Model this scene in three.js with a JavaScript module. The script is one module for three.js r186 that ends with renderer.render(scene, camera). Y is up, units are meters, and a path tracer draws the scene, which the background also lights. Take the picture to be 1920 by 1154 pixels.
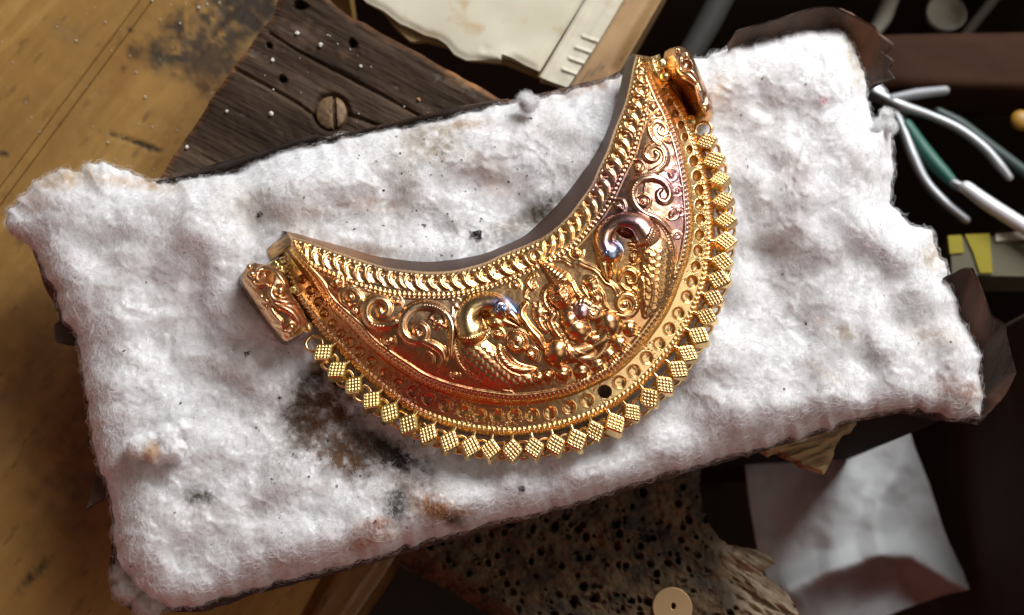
import * as THREE from 'three';
import { RoundedBoxGeometry } from 'three/addons/geometries/RoundedBoxGeometry.js';
import { mergeGeometries } from 'three/addons/utils/BufferGeometryUtils.js';
import { RectAreaLightUniformsLib } from 'three/addons/lights/RectAreaLightUniformsLib.js';

// ------------------------------------------------------------------ camera, light, exposure
const W = 1920, H = 1154, DIST = 0.22, PX = 10000;            // 10 photograph pixels are one millimetre on the cotton
const TILT = 14 * Math.PI / 180, CT = Math.cos(TILT), ST = Math.sin(TILT), FPX = DIST * PX;
const scene = new THREE.Scene();
const camera = new THREE.PerspectiveCamera(2 * Math.atan(H / 2 / FPX) * 180 / Math.PI, W / H, 0.01, 6);
const EYE = new THREE.Vector3(0, DIST * CT, DIST * ST);
camera.position.copy(EYE);
camera.up.set(0, 0, -1);
camera.lookAt(0, 0, 0);
camera.focus = 0.2165;
camera.userData.fStop = camera.getFocalLength() / 2.7;         // a 2.7 mm wide lens opening
camera.updateMatrixWorld();
scene.add(camera);

const renderer = new THREE.WebGLRenderer({ antialias: true });
renderer.setSize(1024, 615);
renderer.toneMapping = THREE.LinearToneMapping;
renderer.toneMappingExposure = 1.0;
renderer.shadowMap.enabled = true;
RectAreaLightUniformsLib.init();

scene.background = new THREE.Color().setRGB(0.060, 0.046, 0.036); // the dim rest of the workshop
// the window, out of view up and to the right, placed to light the bench
const WIN_AZ = 34 * Math.PI / 180, WIN_EL = 37 * Math.PI / 180, WIN_D = 0.56;
const WIN = new THREE.Vector3(Math.sin(WIN_AZ) * Math.cos(WIN_EL), Math.sin(WIN_EL), -Math.cos(WIN_AZ) * Math.cos(WIN_EL)).multiplyScalar(WIN_D);
const WIN_W = 0.27, WIN_H = 0.32;
const unseenWindowLight = new THREE.RectAreaLight(new THREE.Color().setRGB(0.96, 0.985, 1.0), 16, WIN_W, WIN_H);
unseenWindowLight.position.copy(WIN);
unseenWindowLight.lookAt(0, 0, 0);
scene.add(unseenWindowLight);
// an unseen doorway behind and right of the camera, placed to brighten the flange
const DOOR = new THREE.Vector3(1.12, 1.12, 0.30), DOOR_W = 1.25, DOOR_H = 1.1;
const unseenDoorLight = new THREE.RectAreaLight(new THREE.Color().setRGB(1.0, 0.93, 0.84), 1.0, DOOR_W, DOOR_H);
unseenDoorLight.position.copy(DOOR);
unseenDoorLight.lookAt(0, 0, 0);
scene.add(unseenDoorLight);

// ------------------------------------------------------------------ helpers
function rng(seed) { let s = seed >>> 0; return () => { s = (s + 0x6D2B79F5) >>> 0; let t = s; t = Math.imul(t ^ (t >>> 15), t | 1); t ^= t + Math.imul(t ^ (t >>> 7), t | 61); return ((t ^ (t >>> 14)) >>> 0) / 4294967296; }; }
function hash(x, y, s) { let h = (Math.imul(x, 374761393) + Math.imul(y, 668265263) + Math.imul(s, 974634777)) | 0; h = Math.imul(h ^ (h >>> 13), 1274126177); h ^= h >>> 16; return (h >>> 0) / 4294967296; }
function noise(x, y, s = 1) { const xi = Math.floor(x), yi = Math.floor(y); let a = x - xi, b = y - yi; a = a * a * a * (a * (a * 6 - 15) + 10); b = b * b * b * (b * (b * 6 - 15) + 10); const p = hash(xi, yi, s), q = hash(xi + 1, yi, s), r = hash(xi, yi + 1, s), t = hash(xi + 1, yi + 1, s); return (p + (q - p) * a + (r - p) * b + (p - q - r + t) * a * b) * 2 - 1; }
function fbm(x, y, s = 1, n = 4, g = 0.5) { let v = 0, a = 1, t = 0; for (let i = 0; i < n; i++) { v += a * noise(x, y, s + i * 17); t += a; a *= g; x = x * 2.03 + 13.7; y = y * 2.03 + 7.1; } return v / t; }
// the same, repeating after one tile: u and v run from 0 to 1, fx and fy are whole numbers of cells
function tiled(u, v, fx, fy, s = 1, n = 4, g = 0.5) {
  let r = 0, a = 1, t = 0;
  for (let k = 0; k < n; k++) {
    const x = (u - Math.floor(u)) * fx, y = (v - Math.floor(v)) * fy, xi = Math.floor(x), yi = Math.floor(y); let p = x - xi, q = y - yi; p = p * p * (3 - 2 * p); q = q * q * (3 - 2 * q);
    const A = hash(xi % fx, yi % fy, s + k * 17), B = hash((xi + 1) % fx, yi % fy, s + k * 17), C = hash(xi % fx, (yi + 1) % fy, s + k * 17), D = hash((xi + 1) % fx, (yi + 1) % fy, s + k * 17);
    r += a * ((A + (B - A) * p + (C - A) * q + (A - B - C + D) * p * q) * 2 - 1); t += a; a *= g; fx *= 2; fy *= 2;
  }
  return r / t;
}
const clamp = (x, a = 0, b = 1) => x < a ? a : x > b ? b : x;
const smooth = (a, b, x) => { const t = clamp((x - a) / (b - a)); return t * t * (3 - 2 * t); };
const lerp = (a, b, t) => a + (b - a) * t;
const mix3 = (a, b, t) => [lerp(a[0], b[0], t), lerp(a[1], b[1], t), lerp(a[2], b[2], t)];

// the point at height y (millimetres over the cotton) that stands where a pixel of the photograph shows it
function at(px, py, ymm, out = new THREE.Vector3()) {
  const u = (H / 2 - py) / FPX, r = (px - W / 2) / FPX;
  const dx = r, dy = -CT + ST * u, dz = -ST - CT * u, t = (ymm * 0.001 - EYE.y) / dy;
  return out.set(EYE.x + dx * t, ymm * 0.001, EYE.z + dz * t);
}
const spline = (pts, n) => new THREE.SplineCurve(pts.map((p) => new THREE.Vector2(p[0], p[1]))).getSpacedPoints(n);
function insidePoly(x, y, poly) { let c = false; for (let i = 0, j = poly.length - 1; i < poly.length; j = i++) { const a = poly[i], b = poly[j]; if ((a[1] > y) !== (b[1] > y) && x < (b[0] - a[0]) * (y - a[1]) / (b[1] - a[1]) + a[0]) c = !c; } return c; }
function nearPoly(x, y, poly, closed = true) { // [distance, nearest x, nearest y]
  let best = 1e18, bx = x, by = y;
  for (let i = 0, n = poly.length; i < (closed ? n : n - 1); i++) {
    const a = poly[i], b = poly[(i + 1) % n], ex = b[0] - a[0], ey = b[1] - a[1];
    const t = clamp(((x - a[0]) * ex + (y - a[1]) * ey) / (ex * ex + ey * ey || 1)), qx = a[0] + ex * t, qy = a[1] + ey * t, d = (x - qx) ** 2 + (y - qy) ** 2;
    if (d < best) { best = d; bx = qx; by = qy; }
  }
  return [Math.sqrt(best), bx, by];
}
function roughen(poly, step, amp, scale, seed) { // more points along a closed outline, pushed in and out by noise
  const out = [];
  for (let i = 0; i < poly.length; i++) {
    const a = poly[i], b = poly[(i + 1) % poly.length], l = Math.hypot(b[0] - a[0], b[1] - a[1]), n = Math.max(1, Math.round(l / step));
    for (let k = 0; k < n; k++) { const x = lerp(a[0], b[0], k / n), y = lerp(a[1], b[1], k / n), nx = (b[1] - a[1]) / l, ny = -(b[0] - a[0]) / l, d = amp * fbm(x / scale, y / scale, seed, 3); out.push([x + nx * d, y + ny * d]); }
  }
  return out;
}
const counts = {};
function numbered(name) { const k = counts[name] = (counts[name] ?? -1) + 1; return k ? name + '_' + String(k).padStart(3, '0') : name; }
function tag(o, label, category, group, kind) { o.userData = { label, category }; if (group) o.userData.group = group; if (kind) o.userData.kind = kind; return o; }
function mesh(name, geometry, material, parent = scene) { const m = new THREE.Mesh(geometry, material); m.name = parent === scene ? numbered(name) : name; m.castShadow = m.receiveShadow = true; parent.add(m); return m; }
function base(name) { const g = new THREE.Group(); g.name = numbered(name); scene.add(g); return g; }
function partName(parent) { const c = {}; return (name) => { const k = c[name] = (c[name] ?? -1) + 1; return k ? name + '_' + String(k).padStart(3, '0') : name; }; }

function texture(w, h, fn, srgb, repeat = true) {
  const d = new Uint8Array(w * h * 4);
  for (let j = 0; j < h; j++) for (let i = 0; i < w; i++) {
    const c = fn(i / w, j / h), k = (j * w + i) * 4;
    for (let q = 0; q < 3; q++) { const v = clamp(c[q]); d[k + q] = 255 * (srgb ? (v <= 0.0031308 ? v * 12.92 : 1.055 * v ** (1 / 2.4) - 0.055) : v); }
    d[k + 3] = 255;
  }
  const t = new THREE.DataTexture(d, w, h);
  t.magFilter = t.minFilter = THREE.LinearFilter;
  t.wrapS = t.wrapT = repeat ? THREE.RepeatWrapping : THREE.ClampToEdgeWrapping;
  if (srgb) t.colorSpace = THREE.SRGBColorSpace;
  t.needsUpdate = true;
  return t;
}
function geometryOf(pos, idx, extra = {}) {
  const g = new THREE.BufferGeometry();
  g.setAttribute('position', new THREE.BufferAttribute(pos instanceof Float32Array ? pos : new Float32Array(pos), 3));
  if (extra.uv) g.setAttribute('uv', new THREE.BufferAttribute(extra.uv instanceof Float32Array ? extra.uv : new Float32Array(extra.uv), 2));
  if (extra.color) g.setAttribute('color', new THREE.BufferAttribute(extra.color instanceof Float32Array ? extra.color : new Float32Array(extra.color), 3));
  g.setIndex(idx);
  g.computeVertexNormals();
  return g;
}
// A slab with an uneven top: the outline and the top are given by where the photograph shows them, the sides drop to bottomMm.
function field(outline, step, height, bottomMm, grainAngle = 0, color = null) {
  let x0 = 1e9, y0 = 1e9, x1 = -1e9, y1 = -1e9;
  for (const [x, y] of outline) { x0 = Math.min(x0, x); x1 = Math.max(x1, x); y0 = Math.min(y0, y); y1 = Math.max(y1, y); }
  const nx = Math.ceil((x1 - x0) / step) + 3, ny = Math.ceil((y1 - y0) / step) + 3, sx = x0 - step, sy = y0 - step;
  const inside = new Uint8Array(nx * ny), id = new Int32Array(nx * ny).fill(-1);
  for (let j = 0; j < ny; j++) { // scan line crossings
    const y = sy + j * step + 1e-3, xs = [];
    for (let i = 0, k = outline.length - 1; i < outline.length; k = i++) { const a = outline[i], b = outline[k]; if ((a[1] > y) !== (b[1] > y)) xs.push((b[0] - a[0]) * (y - a[1]) / (b[1] - a[1]) + a[0]); }
    xs.sort((a, b) => a - b);
    for (let q = 0; q + 1 < xs.length; q += 2) for (let i = Math.max(0, Math.ceil((xs[q] - sx) / step)); i < nx && sx + i * step <= xs[q + 1]; i++) inside[j * nx + i] = 1;
  }
  const pos = [], uv = [], col = [], idx = [], pix = [], v = new THREE.Vector3(), ca = Math.cos(grainAngle), sa = Math.sin(grainAngle);
  const put = (i, j) => {
    const k = j * nx + i;
    if (id[k] >= 0) return id[k];
    let px = sx + i * step, py = sy + j * step, edge = nearPoly(px, py, outline);
    if (!inside[k]) { px = edge[1]; py = edge[2]; edge[0] = 0; }
    const h = height(px, py, edge[0]);
    at(px, py, h, v);
    pos.push(v.x, v.y, v.z); uv.push(v.x * ca + v.z * sa, -v.x * sa + v.z * ca); pix.push([px, py, h, edge[0]]);
    if (color) col.push(...color(px, py, h, edge[0]));
    return id[k] = pos.length / 3 - 1;
  };
  const use = new Map();
  const tri = (a, b, c) => { idx.push(a, b, c); for (const [p, q] of [[a, b], [b, c], [c, a]]) { const r = q * 4194304 + p; if (use.has(r)) use.delete(r); else use.set(p * 4194304 + q, 1); } };
  for (let j = 0; j + 1 < ny; j++) for (let i = 0; i + 1 < nx; i++) {
    const c = inside[j * nx + i] + inside[j * nx + i + 1] + inside[(j + 1) * nx + i] + inside[(j + 1) * nx + i + 1];
    if (!c) continue;
    const a = put(i, j), b = put(i + 1, j), d = put(i, j + 1), e = put(i + 1, j + 1);
    tri(a, d, e); tri(a, e, b);
  }
  const top = geometryOf(pos, idx, { uv, color: color ? col : null });
  top.userData.pix = pix;
  if (bottomMm === null) return top;
  const sp = [], su = [], sc = [], si = [], drop = bottomMm * 0.001;
  for (const key of use.keys()) {
    const p = Math.floor(key / 4194304), q = key % 4194304, n = sp.length / 3;
    for (const [k, low] of [[p, 0], [q, 0], [p, 1], [q, 1]]) { const y = low ? Math.min(drop, pos[3 * k + 1]) : pos[3 * k + 1]; sp.push(pos[3 * k], y, pos[3 * k + 2]); su.push(uv[2 * k], uv[2 * k + 1] + (low ? 0.01 : 0)); if (color) sc.push(col[3 * k], col[3 * k + 1], col[3 * k + 2]); }
    si.push(n, n + 2, n + 1, n + 1, n + 2, n + 3);
  }
  const side = geometryOf(sp, si, { uv: su, color: color ? sc : null });
  const all = mergeGeometries([top, side]);
  all.userData.pix = pix; all.userData.nTop = pos.length / 3;
  return all;
}
function tube(points, radii, sides = 10, seg = 40) { // tapering tube through world points with round ends
  const c = new THREE.CatmullRomCurve3(points), fr = c.computeFrenetFrames(seg), pos = [], idx = [], uv = [];
  const ringAt = (p, n, b, r, u) => { for (let k = 0; k <= sides; k++) { const a = k / sides * 2 * Math.PI; pos.push(p.x + r * (Math.cos(a) * n.x + Math.sin(a) * b.x), p.y + r * (Math.cos(a) * n.y + Math.sin(a) * b.y), p.z + r * (Math.cos(a) * n.z + Math.sin(a) * b.z)); uv.push(u, k / sides); } };
  const rad = (t) => { const f = t * (radii.length - 1), i = Math.min(radii.length - 2, Math.floor(f)); return lerp(radii[i], radii[i + 1], f - i); };
  let rows = 0;
  for (let e = 0; e < 4; e++) { const q = e / 4, r = rad(0), p = c.getPoint(0).addScaledVector(fr.tangents[0], -r * Math.cos(q * Math.PI / 2)); ringAt(p, fr.normals[0], fr.binormals[0], r * Math.sin(q * Math.PI / 2), 0); rows++; }
  for (let i = 0; i <= seg; i++) { ringAt(c.getPoint(i / seg), fr.normals[i], fr.binormals[i], rad(i / seg), i / seg); rows++; }
  for (let e = 3; e >= 0; e--) { const q = e / 4, r = rad(1), p = c.getPoint(1).addScaledVector(fr.tangents[seg], r * Math.cos(q * Math.PI / 2)); ringAt(p, fr.normals[seg], fr.binormals[seg], r * Math.sin(q * Math.PI / 2), 1); rows++; }
  for (let i = 0; i + 1 < rows; i++) for (let k = 0; k < sides; k++) { const a = i * (sides + 1) + k, b = a + sides + 1; idx.push(a, b, a + 1, a + 1, b, b + 1); }
  return geometryOf(pos, idx, { uv });
}
// The shapes hammered into the metal: each adds to R (millimetres over the base) at the vertices it covers and puts its part number in L.
class Relief {
  constructor(X, Y) {
    this.X = X; this.Y = Y; this.n = X.length; this.R = new Float32Array(this.n); this.L = new Int32Array(this.n).fill(-1);
    this.cell = 8; this.map = new Map();
    for (let i = 0; i < this.n; i++) { const k = Math.floor(X[i] / 8) * 4096 + Math.floor(Y[i] / 8); let a = this.map.get(k); if (!a) this.map.set(k, a = []); a.push(i); }
    this.only = null;
  }
  each(x0, y0, x1, y1, fn) { for (let cx = Math.floor(x0 / 8); cx <= Math.floor(x1 / 8); cx++) for (let cy = Math.floor(y0 / 8); cy <= Math.floor(y1 / 8); cy++) { const a = this.map.get(cx * 4096 + cy); if (a) for (const i of a) fn(i, this.X[i], this.Y[i]); } }
  top(i, z, label) { if (this.only && !this.only(i)) return; if (z > this.R[i]) { this.R[i] = z; if (label >= 0) this.L[i] = label; } else if (label >= 0 && z > 0 && z > this.R[i] - 0.12) this.L[i] = label; }
  dome(x, y, rx, ry, h, label = -1, { a = 0, p = 0.75, lift = 0 } = {}) { // no steeper than half a ball; lift: on top of what is there
    h = Math.min(h, 0.088 * Math.min(rx, ry));
    if (lift) return this.add(x, y, rx, ry, h, { a, p, label });
    const c = Math.cos(a), s = Math.sin(a), m = Math.max(rx, ry);
    this.each(x - m, y - m, x + m, y + m, (i, X, Y) => { const u = ((X - x) * c + (Y - y) * s) / rx, v = (-(X - x) * s + (Y - y) * c) / ry, d = u * u + v * v; if (d < 1) this.top(i, h * (1 - d) ** p, label); });
  }
  add(x, y, rx, ry, h, { a = 0, p = 1, label = -1 } = {}) {
    const c = Math.cos(a), s = Math.sin(a), m = Math.max(rx, ry);
    this.each(x - m, y - m, x + m, y + m, (i, X, Y) => { if (this.only && !this.only(i)) return; const u = ((X - x) * c + (Y - y) * s) / rx, v = (-(X - x) * s + (Y - y) * c) / ry, d = u * u + v * v; if (d < 1) { this.R[i] += h * (1 - d) ** p; if (label >= 0) this.L[i] = label; } });
  }
  ring(x, y, r, w, h, label = -1, lift = 0) { h = Math.min(h, 0.095 * w); this.each(x - r - w, y - r - w, x + r + w, y + r + w, (i, X, Y) => { const d = (Math.hypot(X - x, Y - y) - r) / w; if (d * d < 1) { const z = h * Math.sqrt(1 - d * d); if (lift) { if (!this.only || this.only(i)) { this.R[i] += z; if (label >= 0) this.L[i] = label; } } else this.top(i, z, label); } }); }
  stroke(pts, radii, h, label = -1, { p = 0.75, n = 0, add = false, lift = 0, k = 0.4 } = {}) { // h: height at the widest; narrower places are lower by the power k
    const m = n || Math.max(8, pts.length * 5), c = spline(pts, m), rad = (t) => { const f = t * (radii.length - 1), i = Math.min(radii.length - 2, Math.floor(f)); return radii.length < 2 ? radii[0] : lerp(radii[i], radii[i + 1], f - i); };
    const big = Math.max(...radii); if (lift) add = true; h = Math.sign(h) * Math.min(Math.abs(h), 0.1 * big);
    const best = add ? new Map() : null;
    for (let q = 0; q < m; q++) {
      const a = c[q], b = c[q + 1], ra = rad(q / m), rb = rad((q + 1) / m), r = Math.max(ra, rb), ex = b.x - a.x, ey = b.y - a.y, ll = ex * ex + ey * ey || 1e-9;
      this.each(Math.min(a.x, b.x) - r, Math.min(a.y, b.y) - r, Math.max(a.x, b.x) + r, Math.max(a.y, b.y) + r, (i, X, Y) => {
        const t = clamp(((X - a.x) * ex + (Y - a.y) * ey) / ll), rr = lerp(ra, rb, t), dx = X - a.x - ex * t, dy = Y - a.y - ey * t, d = (dx * dx + dy * dy) / (rr * rr);
        if (d >= 1) return;
        const z = h * (rr / big) ** k * (1 - d) ** p;
        if (!add) this.top(i, z, label);
        else if (Math.abs(z) > Math.abs(best.get(i) ?? 0)) best.set(i, z);
      });
    }
    if (add) for (const [i, z] of best) { if (this.only && !this.only(i)) continue; this.R[i] += z; if (label >= 0) this.L[i] = label; }
  }
  beads(pts, spacing, r, h, label = -1, lift = 0) {
    const c = new THREE.SplineCurve(pts.map((p) => new THREE.Vector2(p[0], p[1]))), n = Math.max(1, Math.round(c.getLength() / spacing));
    for (const q of c.getSpacedPoints(n)) this.dome(q.x, q.y, r, r, h, label, { p: 0.5, lift });
  }
  texture(box, test, fn) { this.each(...box, (i, X, Y) => { if (test(i)) this.R[i] += fn(X, Y, i); }); }
}
function surfaceMaterial(o) { return new THREE.MeshStandardMaterial(o); }
// ------------------------------------------------------------------ the gold crescent
const innerTop = [[538, 436], [552, 445], [572, 450], [593, 458], [632, 472], [680, 488], [728, 502], [777, 508], [809, 510], [852, 507], [904, 494], [940, 478], [977, 463], [1020, 443], [1047, 423], [1070, 400], [1088, 376], [1109, 346], [1124, 312], [1139, 281], [1152, 243], [1170, 198], [1180, 160], [1187, 125], [1193, 104]];
const innerFoot = [[530, 433], [556, 438], [586, 447], [635, 460], [680, 473], [706, 480], [784, 490], [836, 488], [900, 478], [940, 463], [979, 445], [1002, 426], [1023, 406], [1052, 376], [1078, 343], [1100, 312], [1121, 280], [1142, 235], [1159, 180], [1167, 142], [1173, 115], [1184, 103]];
const bandLine = [[546, 452], [554, 463], [567, 478], [583, 496], [622, 514], [661, 529], [712, 544], [738, 549], [770, 552], [803, 553], [852, 551], [904, 539], [946, 525], [982, 509], [1016, 494], [1047, 477], [1070, 462], [1086, 447], [1104, 426], [1118, 410], [1132, 391], [1146, 366], [1166, 322], [1184, 286], [1194, 253], [1205, 219], [1211, 184], [1212, 150], [1209, 122], [1204, 107]];
const rimLine = [[545, 463], [556, 481], [570, 499], [589, 520], [603, 539], [616, 563], [640, 586], [668, 612], [690, 636], [704, 649], [738, 674], [764, 691], [790, 708], [823, 722], [852, 731], [881, 738], [917, 744], [961, 749], [1008, 746], [1060, 736], [1099, 720], [1139, 700], [1172, 671], [1206, 632], [1238, 589], [1256, 556], [1272, 514], [1283, 484], [1290, 448], [1293, 422], [1291, 385], [1288, 350], [1281, 310], [1271, 268], [1253, 217], [1236, 183], [1224, 157], [1216, 135], [1209, 108]];
const rimOuter = [[541, 467], [551, 482], [564, 498], [580, 518], [596, 541], [609, 563], [633, 589], [660, 615], [684, 640], [700, 655], [734, 681], [760, 699], [788, 716], [820, 729], [851, 738], [880, 745], [917, 751], [961, 754], [1010, 751], [1063, 740], [1102, 725], [1143, 704], [1177, 676], [1211, 637], [1242, 594], [1260, 560], [1277, 516], [1288, 486], [1295, 449], [1298, 422], [1296, 384], [1292, 349], [1285, 309], [1275, 266], [1257, 215], [1240, 180], [1227, 154], [1219, 133], [1213, 108]];
const flangeIn = [[536, 471], [546, 484], [557, 500], [572, 521], [590, 543], [607, 565], [630, 592], [656, 617], [680, 641], [697, 657], [731, 686], [758, 705], [786, 722], [818, 735], [852, 746], [880, 752], [917, 758], [961, 760], [1012, 756], [1066, 744], [1106, 728], [1147, 707], [1181, 679], [1215, 641], [1246, 597], [1264, 562], [1280, 518], [1291, 488], [1298, 450], [1301, 422], [1299, 383], [1295, 348], [1288, 308], [1278, 264], [1260, 212], [1243, 177], [1230, 151], [1222, 131], [1217, 107]];
const beadOuter = [[527, 474], [533, 496], [541, 522], [553, 548], [570, 574], [590, 600], [612, 626], [635, 648], [653, 668], [675, 690], [701, 714], [727, 735], [753, 753], [781, 770], [807, 782], [846, 795], [885, 804], [925, 809], [964, 810], [1003, 806], [1048, 798], [1097, 782], [1139, 763], [1180, 736], [1216, 704], [1244, 672], [1269, 639], [1290, 604], [1309, 562], [1321, 522], [1328, 486], [1332, 450], [1332, 416], [1329, 380], [1324, 347], [1315, 308], [1306, 272], [1294, 238], [1274, 198], [1254, 168], [1241, 139], [1229, 104]];
const NU = 1700, knots = [
  { c: innerTop, h: 6.3 }, { c: bandLine, h: 6.9, n: 44 }, { c: rimLine, h: 5.9, n: 190 }, { c: rimOuter, h: 5.6, n: 7 }, { c: flangeIn, h: 3.7, n: 10 }, { c: beadOuter, h: 2.0, n: 52 }, { c: null, h: 1.3, n: 8 },
];
for (const k of knots.slice(0, 6)) k.s = spline(k.c, NU);
knots[6].s = knots[5].s.map((p, i, a) => { const b = a[Math.min(NU, i + 1)], c = a[Math.max(0, i - 1)], l = Math.hypot(b.x - c.x, b.y - c.y), o = 8; return new THREE.Vector2(p.x - (b.y - c.y) / l * o, p.y + (b.x - c.x) / l * o); });
const rows = [];                                                // [segment, t]
knots.forEach((k, s) => { if (s) for (let q = s === 1 ? 0 : 1; q <= k.n; q++) rows.push([s, q / k.n]); });
const NV = rows.length, NT = (NU + 1) * NV, JX = new Float32Array(NT), JY = new Float32Array(NT), JB = new Float32Array(NT), seg = new Uint8Array(NT);
rows.forEach(([s, t], r) => {
  const A = knots[s - 1], B = knots[s];
  for (let u = 0; u <= NU; u++) {
    const a = A.s[u], b = B.s[u], i = r * (NU + 1) + u, wide = Math.hypot(b.x - a.x, b.y - a.y);
    JX[i] = lerp(a.x, b.x, t); JY[i] = lerp(a.y, b.y, t); seg[i] = s;
    let h = lerp(A.h, B.h, t);
    if (s === 1) h += 0.5 * Math.sin(Math.PI * t) * Math.min(1, wide / 35) - 0.9 * (1 - t) ** 6;
    if (s === 2) h += 2.1 * Math.sin(Math.PI * t) ** 0.9 * Math.min(1, wide / 190);
    JB[i] = h - 0.7 * smooth(0.06, 0, u / NU) - 0.7 * smooth(0.95, 1, u / NU);
  }
});
const J = new Relief(JX, JY), partList = [];
const part = (name, more = {}) => partList.push({ name, ...more }) - 1;
const groundPart = part('relief_ground'), bandPart = part('leaf_band'), rimPart = part('panel_rim'), flangePart = part('flange');
const beadingInner = part('beading', { kind: 'stuff' }), beadingBand = part('beading', { kind: 'stuff' }), beadingRim = part('beading', { kind: 'stuff' }), beadingOuter = part('beading', { kind: 'stuff' });
const lineOf = (k, off) => k.s.filter((p, i) => i % 20 === 0).map((p, i, a) => { const b = a[Math.min(a.length - 1, i + 1)], c = a[Math.max(0, i - 1)], l = Math.hypot(b.x - c.x, b.y - c.y) || 1; return [p.x - (b.y - c.y) / l * off, p.y + (b.x - c.x) / l * off]; });
// bead rows and their ridges
J.only = (i) => seg[i] <= 2;
J.stroke(lineOf(knots[0], 5), [4], 0.12, beadingInner, { n: 200 });
J.beads(lineOf(knots[0], 5), 9.8, 4.7, 0.75, beadingInner, 1);
J.stroke(lineOf(knots[1], 0), [5.5], 0.12, beadingBand, { n: 200 });
J.beads(lineOf(knots[1], 0.5), 9.2, 4.4, 0.75, beadingBand, 1);
J.stroke(lineOf(knots[1], 7.5), [2.2], 0.35, groundPart, { n: 200 });
J.only = (i) => seg[i] >= 2 && seg[i] <= 3;
J.stroke(lineOf(knots[2], -6), [5], 0.55, rimPart, { n: 200 });
J.stroke(lineOf(knots[2], 0), [4.5], 0.1, beadingRim, { n: 200 });
J.beads(lineOf(knots[2], 0.5), 8.8, 4.6, 0.65, beadingRim, 1);
J.only = (i) => seg[i] >= 5;
J.stroke(lineOf(knots[5], 0), [8], 0.2, beadingOuter, { n: 200 });
J.beads(lineOf(knots[5], -2.6), 9.6, 4.4, 0.85, beadingOuter, 1);
J.beads(lineOf(knots[5], 3.6), 9.6, 4.4, 0.8, beadingOuter, 1);
// sockets in the flange
const sockets = [[567, 524], [582, 545], [597, 566], [608, 587], [623, 607], [639, 626], [656, 643], [674, 660], [697, 679], [721, 701], [747, 720], [774, 734], [803, 747], [836, 761], [869, 770], [899, 778], [931, 779], [964, 779], [997, 778], [1031, 774], [1067, 764], [1101, 751], [1134, 735], [1162, 717], [1189, 696], [1213, 671], [1236, 645], [1255, 617], [1272, 588], [1288, 557], [1298, 528], [1305, 500], [1309, 470], [1312, 441], [1314, 412], [1312, 384], [1311, 357], [1307, 330], [1301, 302], [1293, 280], [1285, 257], [1277, 234], [1267, 213], [1257, 192], [1246, 172]];
J.only = (i) => seg[i] >= 4 && seg[i] <= 6;
sockets.forEach(([x, y], k) => {
  const f = k < 6 ? 8.6 : k > 38 ? 7.6 : k > 30 ? 10.5 : k < 12 ? 10.5 : 12.2, t = clamp((k - 24) / 8), open = k === 22;
  const rx = lerp(f, f * 0.82, t), ry = f, id = part(open ? 'open_socket' : 'socket', open ? { hole: [x, y, rx, ry] } : {}), rand = rng(k + 5);
  J.each(x - 16, y - 16, x + 16, y + 16, (i, X, Y) => {
    if (!J.only(i)) return;
    const d = Math.hypot((X - x) / rx, (Y - y) / ry);
    if (d < 1) { J.R[i] -= open ? 1.2 : 0.95 * smooth(1, 0.8, d) + 0.12 * (1 - d * d) + 0.08 * noise(X / 5, Y / 5, k); J.L[i] = id; }
    else if (d < 1.14) J.R[i] += 0.09 * (1 - Math.abs(d - 1.07) / 0.07);
  });
});
// the band of curling leaves
const leafEyes = [[564, 460], [580, 466], [597, 475], [616, 484], [636, 491], [656, 501], [675, 507], [694.5, 508.5], [716.6, 515], [738, 519], [768, 525], [793, 527.5], [815, 528.6], [837.5, 527.5], [860, 525], [884, 521], [908, 515], [931.5, 508], [954, 500], [976, 490],
  [1027, 460], [1044, 448], [1058, 435], [1074.6, 419], [1087.6, 404], [1103, 385], [1114, 368.6], [1126, 349], [1136, 332], [1147, 312], [1157, 292], [1164, 273], [1171, 255], [1181, 231.5], [1187, 208], [1194.6, 187], [1200, 166.5], [1201, 144], [1202, 122]];
J.only = (i) => seg[i] <= 2;
const bandPts = knots[1].s.filter((p, i) => i % 10 === 0), innerPts = knots[0].s.filter((p, i) => i % 10 === 0);
leafEyes.forEach(([x, y], k) => {
  const left = k < 20, near = (L) => L.reduce((m, p) => Math.hypot(p.x - x, p.y - y) < Math.hypot(m.x - x, m.y - y) ? p : m);
  const b = near(bandPts), wide = Math.min(46, Math.hypot(b.x - x, b.y - y) + Math.hypot(near(innerPts).x - x, near(innerPts).y - y)), nx = (b.x - x) / Math.hypot(b.x - x, b.y - y), ny = (b.y - y) / Math.hypot(b.x - x, b.y - y);
  let tx = -ny, ty = nx; if ((tx < 0) === left) { tx = -tx; ty = -ty; }
  if (!left && tx > 0) { tx = -tx; ty = -ty; }
  const s = wide / 42, q = (a, c) => [x + s * (tx * a + nx * c), y + s * (ty * a + ny * c)], id = part('curled_leaf');
  J.stroke([q(-1, -2), q(3, 4), q(9, 11), q(19, 17)], [9.5 * s, 9.5 * s, 7 * s, 2 * s], -0.32, id, { p: 1, add: true });
  J.stroke([q(-9, 4), q(-8, -5), q(-1, -11), q(8, -7), q(11, 2), q(15, 10), q(24, 16)], [1.5 * s, 2.8, 3.4, 3.5, 3.4, 2.8, 1.5 * s], 0.4, id, { p: 0.6, n: 36 });
  J.add(x, y, 3.2 * s, 3.2 * s, 0.4, { p: 0.6 });
});
const flower = part('ring_flower');
J.dome(1004, 479.5, 15, 15, 0.55, flower); J.ring(1004, 479.5, 10.5, 3.4, 0.65, flower, 0.45); J.add(1004, 479.5, 8, 8, -0.5);
J.stroke([[990, 486], [993, 468], [1008, 463], [1019, 470]], [1.6], 0.75, flower);

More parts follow.
